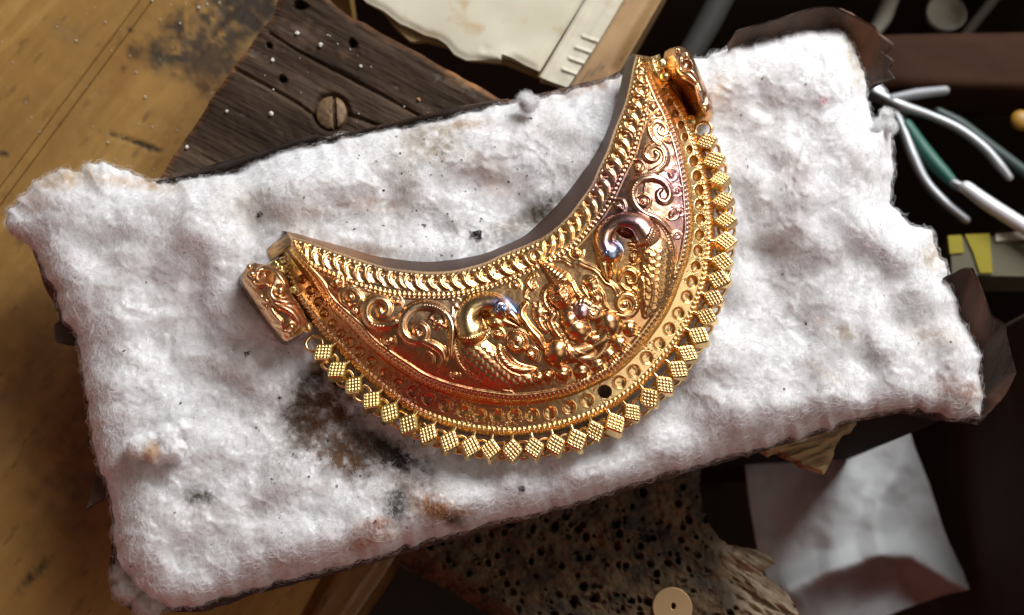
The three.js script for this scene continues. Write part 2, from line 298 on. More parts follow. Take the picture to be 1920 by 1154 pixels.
// the scroll work in the two arms
J.only = (i) => seg[i] === 2;
function scroll(pts, radii, h, { beads = 0, name = 'scroll', outer = -1 } = {}) { // a rounded band with a raised line along its outer edge
  const id = part(name), n = pts.length * 7, c = spline(pts, n), rad = (t) => { const f = t * (radii.length - 1), i = Math.min(radii.length - 2, Math.floor(f)); return lerp(radii[i], radii[i + 1], f - i); };
  J.stroke(pts, radii, h, id, { p: 0.62, n });
  for (const sgn of [outer]) {
    const edge = c.map((p, i) => { const a = c[Math.max(0, i - 1)], b = c[Math.min(n, i + 1)], l = Math.hypot(b.x - a.x, b.y - a.y) || 1, r = rad(i / n) * 0.9 * sgn; return [p.x - (b.y - a.y) / l * r, p.y + (b.x - a.x) / l * r]; });
    J.stroke(edge, [1.8, 2.2, 1.8, 1.3], 0.5, id, { n, lift: 0.15 });
  }
  if (beads) J.beads(c.slice(Math.floor(n * beads), Math.floor(n * (beads + 0.14))).map((p) => [p.x, p.y]), 5, 1.9, 0.4, id, h * 0.95);
  return id;
}
function bud(x, y, r, h = 0.9, angle = 0, beads = 3, name = 'bud') { // a small round bud under a hooked leaf, with punched dots
  const id = part(name), c = Math.cos(angle), s = Math.sin(angle), q = (a, b) => [x + a * c - b * s, y + a * s + b * c];
  J.dome(...q(0, 0), r * 0.75, r * 0.6, h, id, { a: angle });
  J.stroke([q(-r, r * 0.5), q(-r * 0.9, -r * 0.4), q(0, -r), q(r * 0.9, -r * 0.4), q(r, r * 0.4)], [r * 0.16, r * 0.26, r * 0.16], h * 0.85, id);
  for (let k = 0; k < beads; k++) J.dome(...q((k - (beads - 1) / 2) * r * 0.45, r * 0.1), r * 0.2, r * 0.2, 0.3, id, { lift: h * 0.95 });
  return id;
}
const spiral = (x, y, r0, r1, a0, turns, n = 26) => Array.from({ length: n }, (_, i) => { const t = i / (n - 1), r = lerp(r0, r1, t), a = a0 + turns * 2 * Math.PI * t; return [x + r * Math.cos(a), y + r * Math.sin(a)]; });
// left arm, from the tip
bud(629, 529, 15, 1.0, 2.2, 0); 
{ const id = scroll([[672, 580], [679, 560], [668, 543], [650, 540], [639, 550], [641, 566], [652, 573]], [4, 5, 4], 0.6); J.dome(655, 557, 9, 8, 0.9, id); }
J.stroke([[622, 541], [630, 548], [645, 545], [668, 534], [690, 545]], [2.5, 3.5, 3, 2], 0.6, groundPart);
bud(665, 583, 12, 0.7, 0.8, 3); 
scroll([[741, 602], [727, 610], [711, 612], [695, 607], [686, 596], [685, 580], [692, 567], [706, 560], [720, 563], [728, 575], [724, 588], [712, 592]], [7, 10, 9.5, 9, 9, 8, 5], 1.1, { beads: 0.16 });
J.dome(712, 583, 9, 11, 1.2, part('scroll_boss'), { a: -0.3 });
scroll([[846, 668], [846, 645], [848, 617], [841, 595], [824, 579], [801, 572], [778, 575], [761, 588], [753, 606], [755, 624], [767, 637], [784, 640], [797, 630], [797, 615], [785, 608], [776, 615]], [4, 6, 7, 8, 9, 9, 9, 9, 9, 7, 4.5], 1.25, { beads: 0.3 });
J.dome(781, 626, 8, 9, 1.1, part('scroll_boss'));
bud(822, 604, 17, 1.2, 0.5, 5); J.dome(820, 613, 9, 6, 0.9, groundPart);
{ const id = part('curling_leaf'); J.stroke([[797, 642], [812, 648], [826, 658], [832, 674], [824, 688]], [7, 9, 9, 7, 4], 1.25, id); J.stroke([[803, 659], [812, 668], [813, 681]], [2.5, 3.5, 2], 0.9, id); J.beads([[814, 655], [824, 665], [826, 676]], 5, 1.6, 0.35, id, 1.1); J.stroke([[834, 650], [838, 668], [832, 688], [820, 699]], [1.6], 0.5, id); }
bud(727, 641, 14, 0.65, 3.0, 2); bud(743, 565, 12, 0.8, 0.4, 3); bud(854, 571, 11, 0.7, 1.0, 3); bud(853, 704, 9, 0.55, 3.3, 2);
J.texture([770, 580, 812, 612], (i) => seg[i] === 2 && J.L[i] < 0, (x, y) => 0.02 * Math.sin((x + 1.6 * y) * 1.1));
J.texture([752, 655, 815, 695], (i) => seg[i] === 2 && J.L[i] < 0, (x, y) => 0.02 * Math.sin((x - 0.5 * y) * 1.15));
// right arm, from the middle
scroll([[1258, 436], [1247, 421], [1230, 408], [1210, 400], [1194, 387], [1186, 369], [1188, 350], [1201, 337], [1221, 333], [1241, 338], [1254, 352], [1257, 367], [1249, 378], [1237, 374], [1234, 363], [1240, 356]], [3, 5, 6, 7, 7.5, 8, 7.5, 7, 6.5, 6, 3.5], 1.2, { beads: 0.36 });
{ const id = bud(1208, 378, 13, 0.9, 1.1, 3); J.stroke([[1203, 364], [1217, 370], [1219, 386], [1226, 402]], [1.6, 2, 1.4], 0.8, id); }
scroll([[1186, 340], [1204, 330], [1230, 321], [1246, 309], [1250, 291], [1243, 276], [1228, 270], [1214, 277], [1209, 289], [1216, 299], [1228, 300], [1235, 291], [1229, 285]], [3, 5, 7, 6.5, 6, 5.5, 5, 3.5], 1.1, { beads: 0.3 });
scroll([[1240, 269], [1229, 262], [1222, 250], [1220, 238], [1229, 228], [1241, 230], [1249, 238], [1250, 247], [1243, 251], [1236, 245], [1239, 238]], [4, 5, 5, 4.5, 4, 3], 0.9, { beads: 0.2 });
bud(1224, 200, 12, 0.8, 0.5, 0); bud(1212, 214, 9, 0.7, 0.9, 0); bud(1234, 214, 9, 0.6, 0.2, 2);
bud(1253, 264, 10, 0.7, 0.2, 3); bud(1197, 313, 13, 0.8, 1.5, 3); bud(1259, 327, 12, 0.7, 1.0, 2); bud(1271, 358, 10, 0.6, 1.6, 2); bud(1261, 401, 12, 0.7, 2.0, 3); bud(1275, 396, 9, 0.6, 1.2, 1); bud(1160, 386, 13, 0.7, 0.6, 4);
J.stroke([[1262, 290], [1272, 320], [1278, 350], [1282, 385], [1283, 420], [1277, 470]], [2], 0.5, groundPart);
J.stroke([[1208, 360], [1210, 345]], [2], 0.4, groundPart);
J.ring(1270, 441, 6, 3, 0.7, part('ring_bud')); J.dome(1270, 441, 3, 3, 0.6, groundPart);
// the beaded lines around the two birds
J.stroke([[849, 566], [848, 600], [848, 632], [852, 656], [859, 678], [872, 695], [889, 710], [910, 722], [938, 731], [960, 735]], [3, 3, 2.5, 2], 0.7, groundPart, { n: 60 });
{ const id = part('beading', { kind: 'stuff' }); J.beads([[852, 636], [856, 658], [864, 678], [876, 694], [893, 708], [913, 719], [936, 727]], 6.2, 2.7, 0.85, id); }
J.stroke([[1216, 395], [1232, 408], [1247, 423], [1259, 444], [1266, 470], [1267, 500], [1260, 522]], [2.5], 0.7, groundPart, { n: 60 });
{ const id = part('beading', { kind: 'stuff' }); J.beads([[1210, 402], [1224, 409], [1240, 424], [1252, 443], [1259, 468], [1262, 494], [1260, 512]], 6.2, 2.6, 0.8, id); }

// the left bird
const birdA = part('bird_relief', { label: 'bird with arched neck bending right over its beaded collar' });
J.only = (i) => seg[i] === 2;
J.stroke([[884, 645], [896, 668], [928, 697], [975, 712], [1012, 712]], [27, 35, 29, 16, 7], 0.8, birdA, { p: 0.65, n: 40 });
J.dome(884, 620, 27, 30, 2.6, birdA, { p: 0.7 });
J.stroke([[880, 622], [875, 598], [884, 577], [908, 567], [932, 570], [945, 580]], [25, 23, 21, 18, 18, 15], 3.1, birdA, { p: 0.6, n: 40, k: 0.25 });
J.dome(937, 581, 24, 21, 3.4, birdA, { a: 0.5, p: 0.65 });
J.dome(929, 602, 18, 13, 1.7, birdA, { a: 0.2, p: 0.7 });
J.stroke([[950, 582], [962, 592], [970, 602], [976, 609]], [13, 9, 6, 2], 2.4, birdA, { p: 0.6 });
J.stroke([[940, 600], [956, 606], [970, 612]], [9, 5, 2], 1.6, birdA, { p: 0.6 });
J.stroke([[928, 604], [946, 598], [962, 600], [972, 609]], [1.6], -0.35, -1, { add: true });
J.stroke([[921, 596], [919, 586], [923, 578]], [1.4], -0.25, -1, { add: true });
J.add(909, 590, 11, 9, -0.9, { a: 0.6 });
{ const eye = part('eye', { of: birdA }); J.ring(940, 576, 8.6, 2.8, 0.6, eye, 3.2); J.dome(940.5, 576.5, 5.4, 5, 0.7, eye, { lift: 3.1 }); }
{ const collar = part('collar', { of: birdA }); J.stroke([[861, 630], [876, 635], [896, 632], [914, 620]], [3.5], 0.4, collar, { lift: 1.6 }); J.beads([[864, 634], [880, 636], [897, 632], [916, 618]], 5.4, 2.5, 0.65, collar, 1.75); J.beads([[874, 642], [890, 640], [904, 634], [916, 625]], 5.0, 2.2, 0.6, collar, 1.6); J.stroke([[863, 644], [880, 650], [900, 643], [922, 624]], [1.6], 0.5, collar, { lift: 1.6 }); }
const scale = (cx, cy, ang, w, h, amp) => (x, y) => { const c = Math.cos(ang), s = Math.sin(ang), u = (x - cx) * c + (y - cy) * s, v = -(x - cx) * s + (y - cy) * c, row = Math.floor(v / h), k = ((u / w + (row & 1) * 0.5) % 1 + 1) % 1 - 0.5, f = v / h + 1.6 * k * k, t = f - Math.floor(f); return amp * (t < 0.75 ? t / 0.75 : (1 - t) / 0.25); };
{ const sc = scale(880, 650, 0.75, 12, 12, 0.17); J.texture([855, 640, 1015, 735], (i) => J.L[i] === birdA, (x, y) => smooth(640 + (x < 920 ? (920 - x) * 0.12 : 0), 652, y - (x > 900 ? 0 : 0)) * sc(x, y)); }
{ const wing = part('wing', { of: birdA }); J.stroke([[936, 652], [941, 670], [954, 686], [974, 695], [1004, 693]], [5, 8.5, 9, 8, 3], 1.9, wing, { p: 0.55, n: 40 }); J.texture([925, 640, 1012, 712], (i) => J.L[i] === wing, (x, y) => 0.075 * Math.sin(0.9 * Math.hypot(x - 1010, (y - 640) * 1.1) + (x + y) * 0.55)); J.stroke([[928, 664], [937, 682], [954, 697], [975, 705]], [1.8], 0.4, wing, { lift: 1.5 }); J.stroke([[945, 652], [957, 668], [972, 682], [1000, 690]], [1.6], 0.5, wing, { lift: 1.7 }); }
{ const id = part('scroll'); J.dome(969, 642, 21, 19, 1.7, id, { a: 0.4, p: 0.5 }); J.stroke(spiral(969, 643, 19, 4, 3.4, 1.3), [2.6, 3.4, 3], 0.55, id, { lift: 1.45 }); J.stroke([[945, 632], [952, 622], [975, 620], [996, 633], [1003, 650]], [2.2], 1.2, id); }
bud(934, 628, 12, 1.2, 0.3, 2); bud(996, 666, 15, 1.1, 0.9, 3);

// the right bird
const birdB = part('bird_relief', { label: 'bird with curled neck and blue-tinted head bending down' });
J.stroke([[1208, 452], [1226, 468], [1234, 496], [1232, 527], [1224, 562], [1210, 592]], [18, 31, 33, 33, 24, 6], 1.15, birdB, { p: 0.65, n: 40 });
J.stroke([[1213, 440], [1200, 423], [1180, 414], [1158, 416], [1139, 430], [1132, 452], [1137, 468]], [25, 23, 19, 17, 17, 19, 18], 3.1, birdB, { p: 0.6, n: 40, k: 0.25 });
J.dome(1142, 472, 24, 24, 3.3, birdB, { p: 0.62 });
J.stroke([[1131, 486], [1133, 502], [1137, 516], [1141, 527]], [13, 9, 6, 2], 1.9, birdB, { p: 0.6 });
J.stroke([[1146, 490], [1149, 506], [1147, 520]], [8, 5, 2], 1.6, birdB, { p: 0.6 });
J.stroke([[1122, 488], [1136, 494], [1148, 492]], [1.5], -0.3, -1, { add: true }); J.stroke([[1139, 496], [1141, 524]], [1.5], -0.3, -1, { add: true });
J.stroke([[1149, 450], [1160, 458], [1166, 472], [1162, 488]], [2], 0.5, birdB, { lift: 1.8 });
J.add(1173, 437, 16, 10, -0.9, { a: 0.35 });
{ const eye = part('eye', { of: birdB }); J.ring(1136, 475, 6.4, 2.4, 0.7, eye, 3.1); J.dome(1136, 475, 3.6, 3.6, 0.6, eye, { lift: 3.0 }); }
{ const collar = part('collar', { of: birdB }); J.stroke([[1181, 458], [1200, 458], [1216, 446], [1224, 428]], [4], 0.4, collar, { lift: 1.5 }); J.beads([[1190, 462], [1206, 457], [1219, 444], [1226, 430]], 5.2, 2.3, 0.6, collar, 1.6); J.beads([[1194, 470], [1210, 463], [1224, 449], [1230, 434]], 5.2, 2.1, 0.6, collar, 1.5); J.stroke([[1196, 473], [1212, 467], [1228, 452]], [1.8], 0.5, collar, { lift: 1.6 }); }
{ const sc = scale(1220, 470, 0.55, 12, 12, 0.17); J.texture([1170, 440, 1275, 610], (i) => J.L[i] === birdB, (x, y) => smooth(458, 472, y) * smooth(1196, 1206, x) * sc(x, y)); }
{ const wing = part('wing', { of: birdB }); J.stroke([[1207, 508], [1215, 530], [1217, 555], [1210, 582]], [5, 8, 8, 4], 1.7, wing, { p: 0.5 }); J.texture([1195, 495, 1230, 592], (i) => J.L[i] === wing, (x, y) => 0.07 * Math.sin((y + 0.02 * (x - 1212) ** 2) * 1.05)); J.stroke([[1202, 497], [1216, 513], [1224, 535], [1224, 560], [1214, 586]], [2.4], 0.6, wing, { lift: 1.5 }); J.stroke([[1197, 510], [1206, 530], [1207, 560]], [1.6], 0.4, wing, { lift: 1.2 }); }
bud(1189, 482, 14, 1.1, 1.6, 3);
scroll([[1156, 590], [1170, 594], [1187, 588], [1194, 572], [1187, 557], [1172, 553], [1160, 561], [1159, 575], [1168, 583], [1178, 577], [1176, 568]], [3, 5, 5.5, 6, 6, 5.5, 5, 4.5, 3.5], 0.7, { beads: 0.3 });
J.dome(1170, 571, 6, 6, 0.6, part('scroll_boss'));
{ const id = part('scroll'); J.stroke([[1160, 524], [1166, 511], [1181, 507], [1193, 517], [1191, 530], [1179, 531], [1176, 522]], [3.5, 5.5, 6.5, 6.5, 5.5, 4, 2.5], 0.7, id, { n: 40 }); J.stroke([[1166, 535], [1174, 543], [1184, 545]], [3, 4, 2.5], 0.5, id); J.stroke([[1186, 541], [1194, 546], [1197, 558]], [3.4, 4, 2], 0.5, id); }

// the wavy arch behind the figure
for (const [d, h] of [[0, 1.1], [6, 0.7]]) J.stroke([[1024, 494], [1041, 489 - d], [1059, 491 - d], [1071, 499 - d], [1084, 494 - d], [1097, 500 - d], [1116, 508 - d], [1128 + d * 0.5, 521 - d], [1136 + d, 531 - d * 0.5], [1148 + d, 537], [1156 + d, 552], [1155 + d, 567], [1166 + d * 0.5, 582]], [2.4, 3.4, 3, 2], h, part('arch'), { n: 90 });
// the seated figure
const fig = part('seated_figure', { label: 'seated figure in tall ribbed crown with legs crossed' });
J.stroke([[1018, 495], [1034, 508], [1052, 525]], [4, 12, 18], 2.0, fig, { p: 0.55, k: 0.3 });
J.texture([1005, 485, 1075, 548], (i) => J.L[i] === fig, (x, y) => { const v = (x - 1018) * 0.75 + (y - 495) * 0.66; return 0.09 * Math.sin(v * 0.85); });
J.stroke([[1034, 541], [1046, 530], [1062, 524], [1069, 528]], [3.4], 0.5, fig, { lift: 2.0 });
for (const p of [[1039, 532], [1046, 527], [1054, 523], [1061, 521]]) J.dome(...p, 2.6, 2.6, 0.5, fig, { lift: 2.3 });
{ // face: brow, eyes, nose, mouth, chin on one rounded oval, tilted along the crown
  const ax = [0.55, 0.835], cx = [0.835, -0.55], F = (u, v) => [1052 + cx[0] * u + ax[0] * v, 553 + cx[1] * u + ax[1] * v], ang = Math.atan2(cx[1], cx[0]), face = part('face', { of: fig });
  J.dome(...F(0, 0), 25, 31, 2.1, face, { a: ang, p: 0.8 });
  J.dome(...F(0, -13), 14, 9, 0.3, face, { a: ang, lift: 2.0 });
  0 && J.stroke(Array.from({ length: 25 }, (_, k) => F(22.5 * Math.cos(k / 24 * 2 * Math.PI), 28 * Math.sin(k / 24 * 2 * Math.PI))), [2.6], 0.3, face, { lift: 1, n: 48 });
  J.stroke([F(-12, -7), F(-6, -10), F(-2, -7)], [1.6], 0.3, -1, { add: true }); J.stroke([F(12, -7), F(6, -10), F(2, -7)], [1.6], 0.3, -1, { add: true });
  for (const s of [-1, 1]) { J.add(...F(s * 9, -3), 6.5, 4.4, -0.5, { a: ang }); J.add(...F(s * 9, -3), 3.4, 2.3, 0.4, { a: ang }); J.add(...F(s * 10, 8), 6, 6, 0.18); }
  J.stroke([F(0, -9), F(0, 1), F(0, 7)], [2, 3, 4.4], 0.6, -1, { add: true });
  J.stroke([F(-6, 12), F(0, 13.5), F(6, 12)], [1.8, 2.6, 1.8], 0.35, -1, { add: true }); J.stroke([F(-6, 14.5), F(0, 15.5), F(6, 14.5)], [1.1], -0.25, -1, { add: true }); J.add(...F(0, 20), 5, 4, 0.25);
}
J.stroke([[1027, 538], [1020, 554], [1023, 571], [1035, 586]], [5, 7, 6, 4], 0.55, fig);
J.stroke([[1070, 580], [1082, 604], [1094, 632]], [22, 20, 17], 0.8, fig, { p: 0.8 }); J.texture([1012, 530, 1048, 595], (i) => J.L[i] === fig, (x, y) => 0.05 * Math.sin((x * 0.7 + y * 0.7) * 0.9));
J.stroke([[1072, 530], [1078, 545], [1088, 556], [1097, 560]], [5, 6, 5, 3], 1.5, fig);
J.ring(1082, 555, 4.5, 2.2, 0.7, fig, 1.4); J.dome(1082, 555, 3, 3, 0.7, fig, { lift: 1.5 }); J.ring(1034, 582, 5, 2.4, 0.7, fig, 1.3); J.dome(1034, 582, 3, 3, 0.7, fig, { lift: 1.4 });
J.dome(1068, 600, 18, 18, 1.58, fig, { p: 0.65 }); J.dome(1091, 585, 19, 19, 1.65, fig, { p: 0.65 }); J.dome(1083, 618, 27, 22, 1.6, fig, { a: 0.5, p: 0.9 });
{ const arm = part('arm', { of: fig }); J.stroke([[1076, 571], [1096, 566], [1112, 577]], [9, 11, 8], 2.4, arm); J.texture([1070, 555, 1105, 585], (i) => J.L[i] === arm, (x, y) => 0.06 * Math.sin((x * 0.95 + y * 0.3) * 0.9)); }
{ const hand = part('hand', { of: fig }); J.dome(1115, 586, 15, 16, 2.1, hand, { p: 0.5 }); J.add(1115, 586, 11, 12, -0.6); for (let k = -2; k <= 2; k++) J.stroke([[1113 + k * 1.5, 592 - Math.abs(k)], [1114 + k * 3.2, 582 + Math.abs(k)]], [1.7, 1.3], 0.45, hand, { lift: 1.5 }); J.stroke([[1105, 578], [1112, 582], [1120, 578]], [1.3], 0.4, hand, { lift: 1.5 }); }
{ const arm = part('arm', { of: fig }); J.stroke([[1038, 590], [1032, 602], [1040, 620], [1052, 636]], [8, 8, 7.5, 6], 2.1, arm); J.stroke([[1033, 612], [1041, 608], [1048, 614]], [1.8], 0.5, arm, { lift: 1.7 }); J.stroke([[1036, 618], [1044, 613], [1051, 620]], [1.8], 0.5, arm, { lift: 1.7 }); for (let k = 0; k < 4; k++) J.stroke([[1049 + k * 2.2, 632 - k], [1056 + k * 2, 642 - k * 1.5]], [2.2, 1.6], 0.5, arm, { lift: 1.4 }); }
{ const leg = part('leg', { of: fig }); J.dome(1144, 607, 22, 26, 2.6, leg, { a: -0.5, p: 0.7 }); J.stroke([[1143, 610], [1132, 634], [1112, 648]], [20, 16, 11], 1.4, leg, { p: 0.8 }); }
{ const leg = part('leg', { of: fig }); J.dome(1045, 660, 25, 28, 2.6, leg, { a: 0.3, p: 0.7 }); J.stroke([[1048, 660], [1076, 662], [1108, 652]], [22, 17, 12], 1.5, leg, { p: 0.8 }); J.stroke([[1058, 640], [1064, 656], [1074, 672]], [2], 0.5, leg, { lift: 2.0 }); }
{ const drape = part('drapery', { of: fig }); J.stroke([[1063, 640], [1068, 655], [1080, 668], [1096, 674], [1114, 671], [1128, 660], [1137, 644], [1136, 624], [1122, 609]], [6, 8, 9, 9, 8, 7, 6, 5], 2.2, drape, { p: 0.65, n: 60 }); J.beads([[1060, 644], [1067, 661], [1081, 675], [1097, 681], [1115, 678], [1131, 665], [1141, 645], [1139, 622], [1124, 606]], 5.2, 2.3, 0.6, drape, 1.7); J.stroke([[1070, 640], [1076, 652], [1088, 662], [1104, 664], [1120, 655]], [1.6], 0.4, drape, { lift: 2.1 }); }
{ const foot = part('foot', { of: fig }); J.dome(1113, 637, 16, 14, 2.6, foot, { a: -0.4 }); for (let k = 0; k < 4; k++) J.stroke([[1104 + k * 5, 641 - k * 1.5], [1108 + k * 5, 631 - k * 1.5]], [2.2, 1.6], 0.5, foot, { lift: 2.2 }); }
// the smaller reliefs on both sides of the figure
{ const id = part('lotus_relief'); J.dome(1010, 586, 13, 14, 0.9, id, { p: 0.9 }); for (let k = 0; k < 5; k++) { const t = -2.2 + k * 0.75; J.stroke([[1010 + 6 * Math.cos(t), 584 + 6 * Math.sin(t)], [1010 + 17 * Math.cos(t), 584 + 17 * Math.sin(t)]], [3, 4.2, 2], 0.5, id, { p: 0.6 }); } J.stroke([[1003, 598], [1012, 604], [1024, 600]], [3.5, 4, 2.5], 0.5, id); J.stroke([[1011, 601], [1016, 612], [1026, 622]], [7, 6, 3], 0.8, id); }
{ const id = part('crescent_leaf'); J.stroke([[986, 570], [978, 582], [979, 595], [988, 606], [993, 616]], [4, 7, 8, 6, 3], 1.7, id); J.stroke([[985, 602], [995, 618], [1010, 636], [1020, 652]], [4, 8, 9, 5], 1.6, id); J.stroke([[990, 560], [984, 556], [990, 540], [1003, 530]], [2, 3, 3, 2], 1.0, id); }
{ const id = part('hooked_leaf'); J.stroke([[1006, 516], [994, 522], [990, 533], [997, 541], [1006, 537]], [3, 4.5, 5.5, 4.5, 2.5], 1.4, id); J.texture([970, 505, 1012, 548], (i) => J.L[i] === id, (x, y) => 0.03 * Math.sin(x * 1.0)); }
bud(966, 535, 11, 0.7, 0.2, 0); bud(1080, 474, 13, 0.9, 3.3, 0);
{ const id = part('lotus_relief'); J.dome(1107, 528, 15, 12, 0.75, id, { a: 0.6 }); J.dome(1116, 547, 14, 13, 0.75, id, { a: 0.9 }); J.dome(1119, 562, 10, 9, 1.5, id); for (let k = 0; k < 4; k++) { J.stroke([[1099 + k * 4, 533 - k * 3], [1105 + k * 4, 527 - k * 2.4]], [2.2, 1.4], 0.6, id, { lift: 1.7 }); J.stroke([[1108 + k * 4, 548 - k * 2], [1114 + k * 4, 556 - k * 2.5]], [2.2, 1.4], 0.55, id, { lift: 1.6 }); } J.stroke([[1120, 540], [1130, 552], [1134, 570], [1146, 584]], [4, 4, 3.5, 2], 1.3, id); J.stroke([[1092, 540], [1100, 552], [1106, 560]], [4, 3, 2], 1.2, id); }
// the petals under the figure
for (const [x, y, r] of [[1028, 703, 12], [1057, 700, 15], [1091, 697, 15], [1121, 684, 15], [1143, 665, 14], [1162, 645, 15], [1182, 617, 15], [1012, 708, 9]]) {
  const a = Math.atan2(y - 590, x - 1085), id = part('petal'), c = Math.cos(a), s = Math.sin(a);
  J.dome(x, y, r * 0.95, r, 1.0, id, { a, p: 0.8 });
  J.stroke([[x - s * r * 0.9 + c * 2, y + c * r * 0.9 + s * 2], [x + c * r * 0.15, y + s * r * 0.15], [x + s * r * 0.9 + c * 2, y - c * r * 0.9 + s * 2]], [1.8], 0.45, id, { lift: 1.2 });
  for (let k = -1.5; k <= 1.5; k++) J.stroke([[x + c * r * 0.35 - s * k * 6, y + s * r * 0.35 + c * k * 6], [x + c * r * 1.15 - s * k * 5.4, y + s * r * 1.15 + c * k * 5.4]], [2.3, 1.5], 0.75, id, { lift: 0.2 });
}
J.only = null;
for (let i = 0; i < NT; i++) { const u = i % (NU + 1); J.R[i] *= (seg[i] === 2 ? 0.95 : 1) * smooth(0, 9, Math.min(u, NU - u)); }
// the sheet is thick: its relief comes out a little rounded
for (let pass = 0; pass < 2; pass++) {
  const o = J.R.slice();
  for (let r = 1; r + 1 < NV; r++) for (let u = 1; u < NU; u++) { const i = r * (NU + 1) + u; if (seg[i] === 5 && pass) continue; J.R[i] = 0.5 * o[i] + 0.125 * (o[i - 1] + o[i + 1] + o[i - NU - 1] + o[i + NU + 1]); }
}
// fine unevenness of hand-worked sheet metal; pores and scratches on the flange
for (let i = 0; i < NT; i++) {
  const s = seg[i], x = JX[i], y = JY[i];
  J.R[i] += s === 2 ? 0.03 * fbm(x / 13, y / 12, 3, 2) : s >= 5 ? 0.012 * noise(x / 7, y / 7, 6) : 0.012 * noise(x / 8, y / 8, 5);
  if (s === 5 && J.L[i] < 0) { const p = noise(x / 2.2, y / 2.2, 8) + 0.45 * noise(x / 40, y / 40, 9); if (p > 0.8) J.R[i] -= 0.25 * Math.min(1, (p - 0.8) * 7); }
}
// the colours that heat has left on the gold, and a purple highlight painted on the bust
const GOLD = [0.93, 0.64, 0.30], ROSE = [0.84, 0.52, 0.27], COPPER = [0.68, 0.33, 0.15], SMOKE = [0.34, 0.22, 0.18], PLUM = [0.44, 0.25, 0.30], PINK = [0.80, 0.46, 0.46], BLUE = [0.10, 0.34, 0.72], GREENISH = [0.62, 0.55, 0.24], AMBER = [0.85, 0.42, 0.10];
const tints = [ // [x, y, rx, ry, colour, strength]
  [700, 590, 130, 70, ROSE, 0.8], [800, 590, 60, 45, SMOKE, 0.55], [855, 585, 18, 30, PLUM, 0.6], [716, 520, 60, 22, SMOKE, 0.5], [900, 590, 60, 40, GREENISH, 0.45],
  [942, 572, 19, 14, BLUE, 1.1], [965, 578, 8, 9, BLUE, 1.4], [930, 566, 30, 9, PLUM, 0.5], [1150, 467, 17, 14, BLUE, 1.6], [1140, 458, 15, 10, PLUM, 0.8],
  [1235, 330, 55, 110, PLUM, 0.5], [1262, 300, 14, 60, PINK, 1.0], [1155, 395, 45, 50, SMOKE, 0.85], [1170, 420, 45, 25, PLUM, 0.55], [1240, 250, 35, 60, ROSE, 0.7], [1274, 400, 14, 60, PINK, 0.8],
  [1088, 582, 14, 14, [0.55, 0.40, 0.62], 0.8], [1050, 553, 32, 32, COPPER, 0.8], [940, 720, 110, 40, COPPER, 0.9], [830, 690, 80, 40, COPPER, 0.75], [1040, 640, 120, 80, COPPER, 0.45], [1180, 520, 60, 50, AMBER, 0.4],  // the lilac entry paints a purple highlight on the bust
  [700, 690, 120, 70, COPPER, 0.7], [780, 740, 80, 35, [0.62, 0.27, 0.17], 0.8], [590, 540, 50, 60, COPPER, 0.6], [1150, 330, 22, 26, PLUM, 0.7], [1118, 330, 16, 40, PLUM, 0.5], [570, 480, 30, 30, [0.72, 0.5, 0.2], 0.4],
];
function heat(x, y, s) {
  let c = s >= 5 ? [0.92, 0.65, 0.31] : s === 1 ? [0.87, 0.55, 0.25] : s === 2 ? [0.76, 0.43, 0.19] : [0.90, 0.58, 0.24];
  c = mix3(c, ROSE, clamp(0.35 + 0.8 * fbm(x / 70, y / 70, 21, 3)) * (s === 5 ? 0.3 : 0.55));
  for (const [tx, ty, rx, ry, k, w] of tints) {
    const d = ((x - tx) / rx) ** 2 + ((y - ty) / ry) ** 2;
    if (d < 2.2 && !(s >= 4 && (k === PLUM || k === SMOKE || k === PINK))) c = mix3(c, k, clamp(w * Math.max(0, 1 - d / 2.2) * (1 + 0.7 * fbm(x / 14, y / 14, 33, 3))));
  }
  const g = 1 + 0.05 * noise(x / 6, y / 6, 41);
  return [c[0] * g, c[1] * g, c[2] * g];
}
const goldGrain = texture(256, 256, (u, v) => { const n = 0.62 + 0.55 * tiled(u, v, 40, 40, 51, 4, 0.7); return [1, 0.25 + 0.12 * n * n, 1]; });
goldGrain.repeat.set(90, 90);
const goldBump = texture(256, 256, (u, v) => { const n = 0.5 + 0.5 * tiled(u, v, 50, 50, 52, 3, 0.8); return [n, n, n]; });
goldBump.repeat.set(70, 70);
const gold = new THREE.MeshPhysicalMaterial({ color: 0xffffff, metalness: 1, roughness: 1, roughnessMap: goldGrain, bumpMap: goldBump, bumpScale: 0.000006, vertexColors: true, side: THREE.DoubleSide });
const plainGold = new THREE.MeshPhysicalMaterial({ color: new THREE.Color().setRGB(0.91, 0.64, 0.29), metalness: 1, roughness: 0.27 });
const warmGold = new THREE.MeshPhysicalMaterial({ color: new THREE.Color().setRGB(0.88, 0.58, 0.27), metalness: 1, roughness: 0.27 });
const greenGold = new THREE.MeshPhysicalMaterial({ color: new THREE.Color().setRGB(0.88, 0.69, 0.29), metalness: 1, roughness: 0.3 });

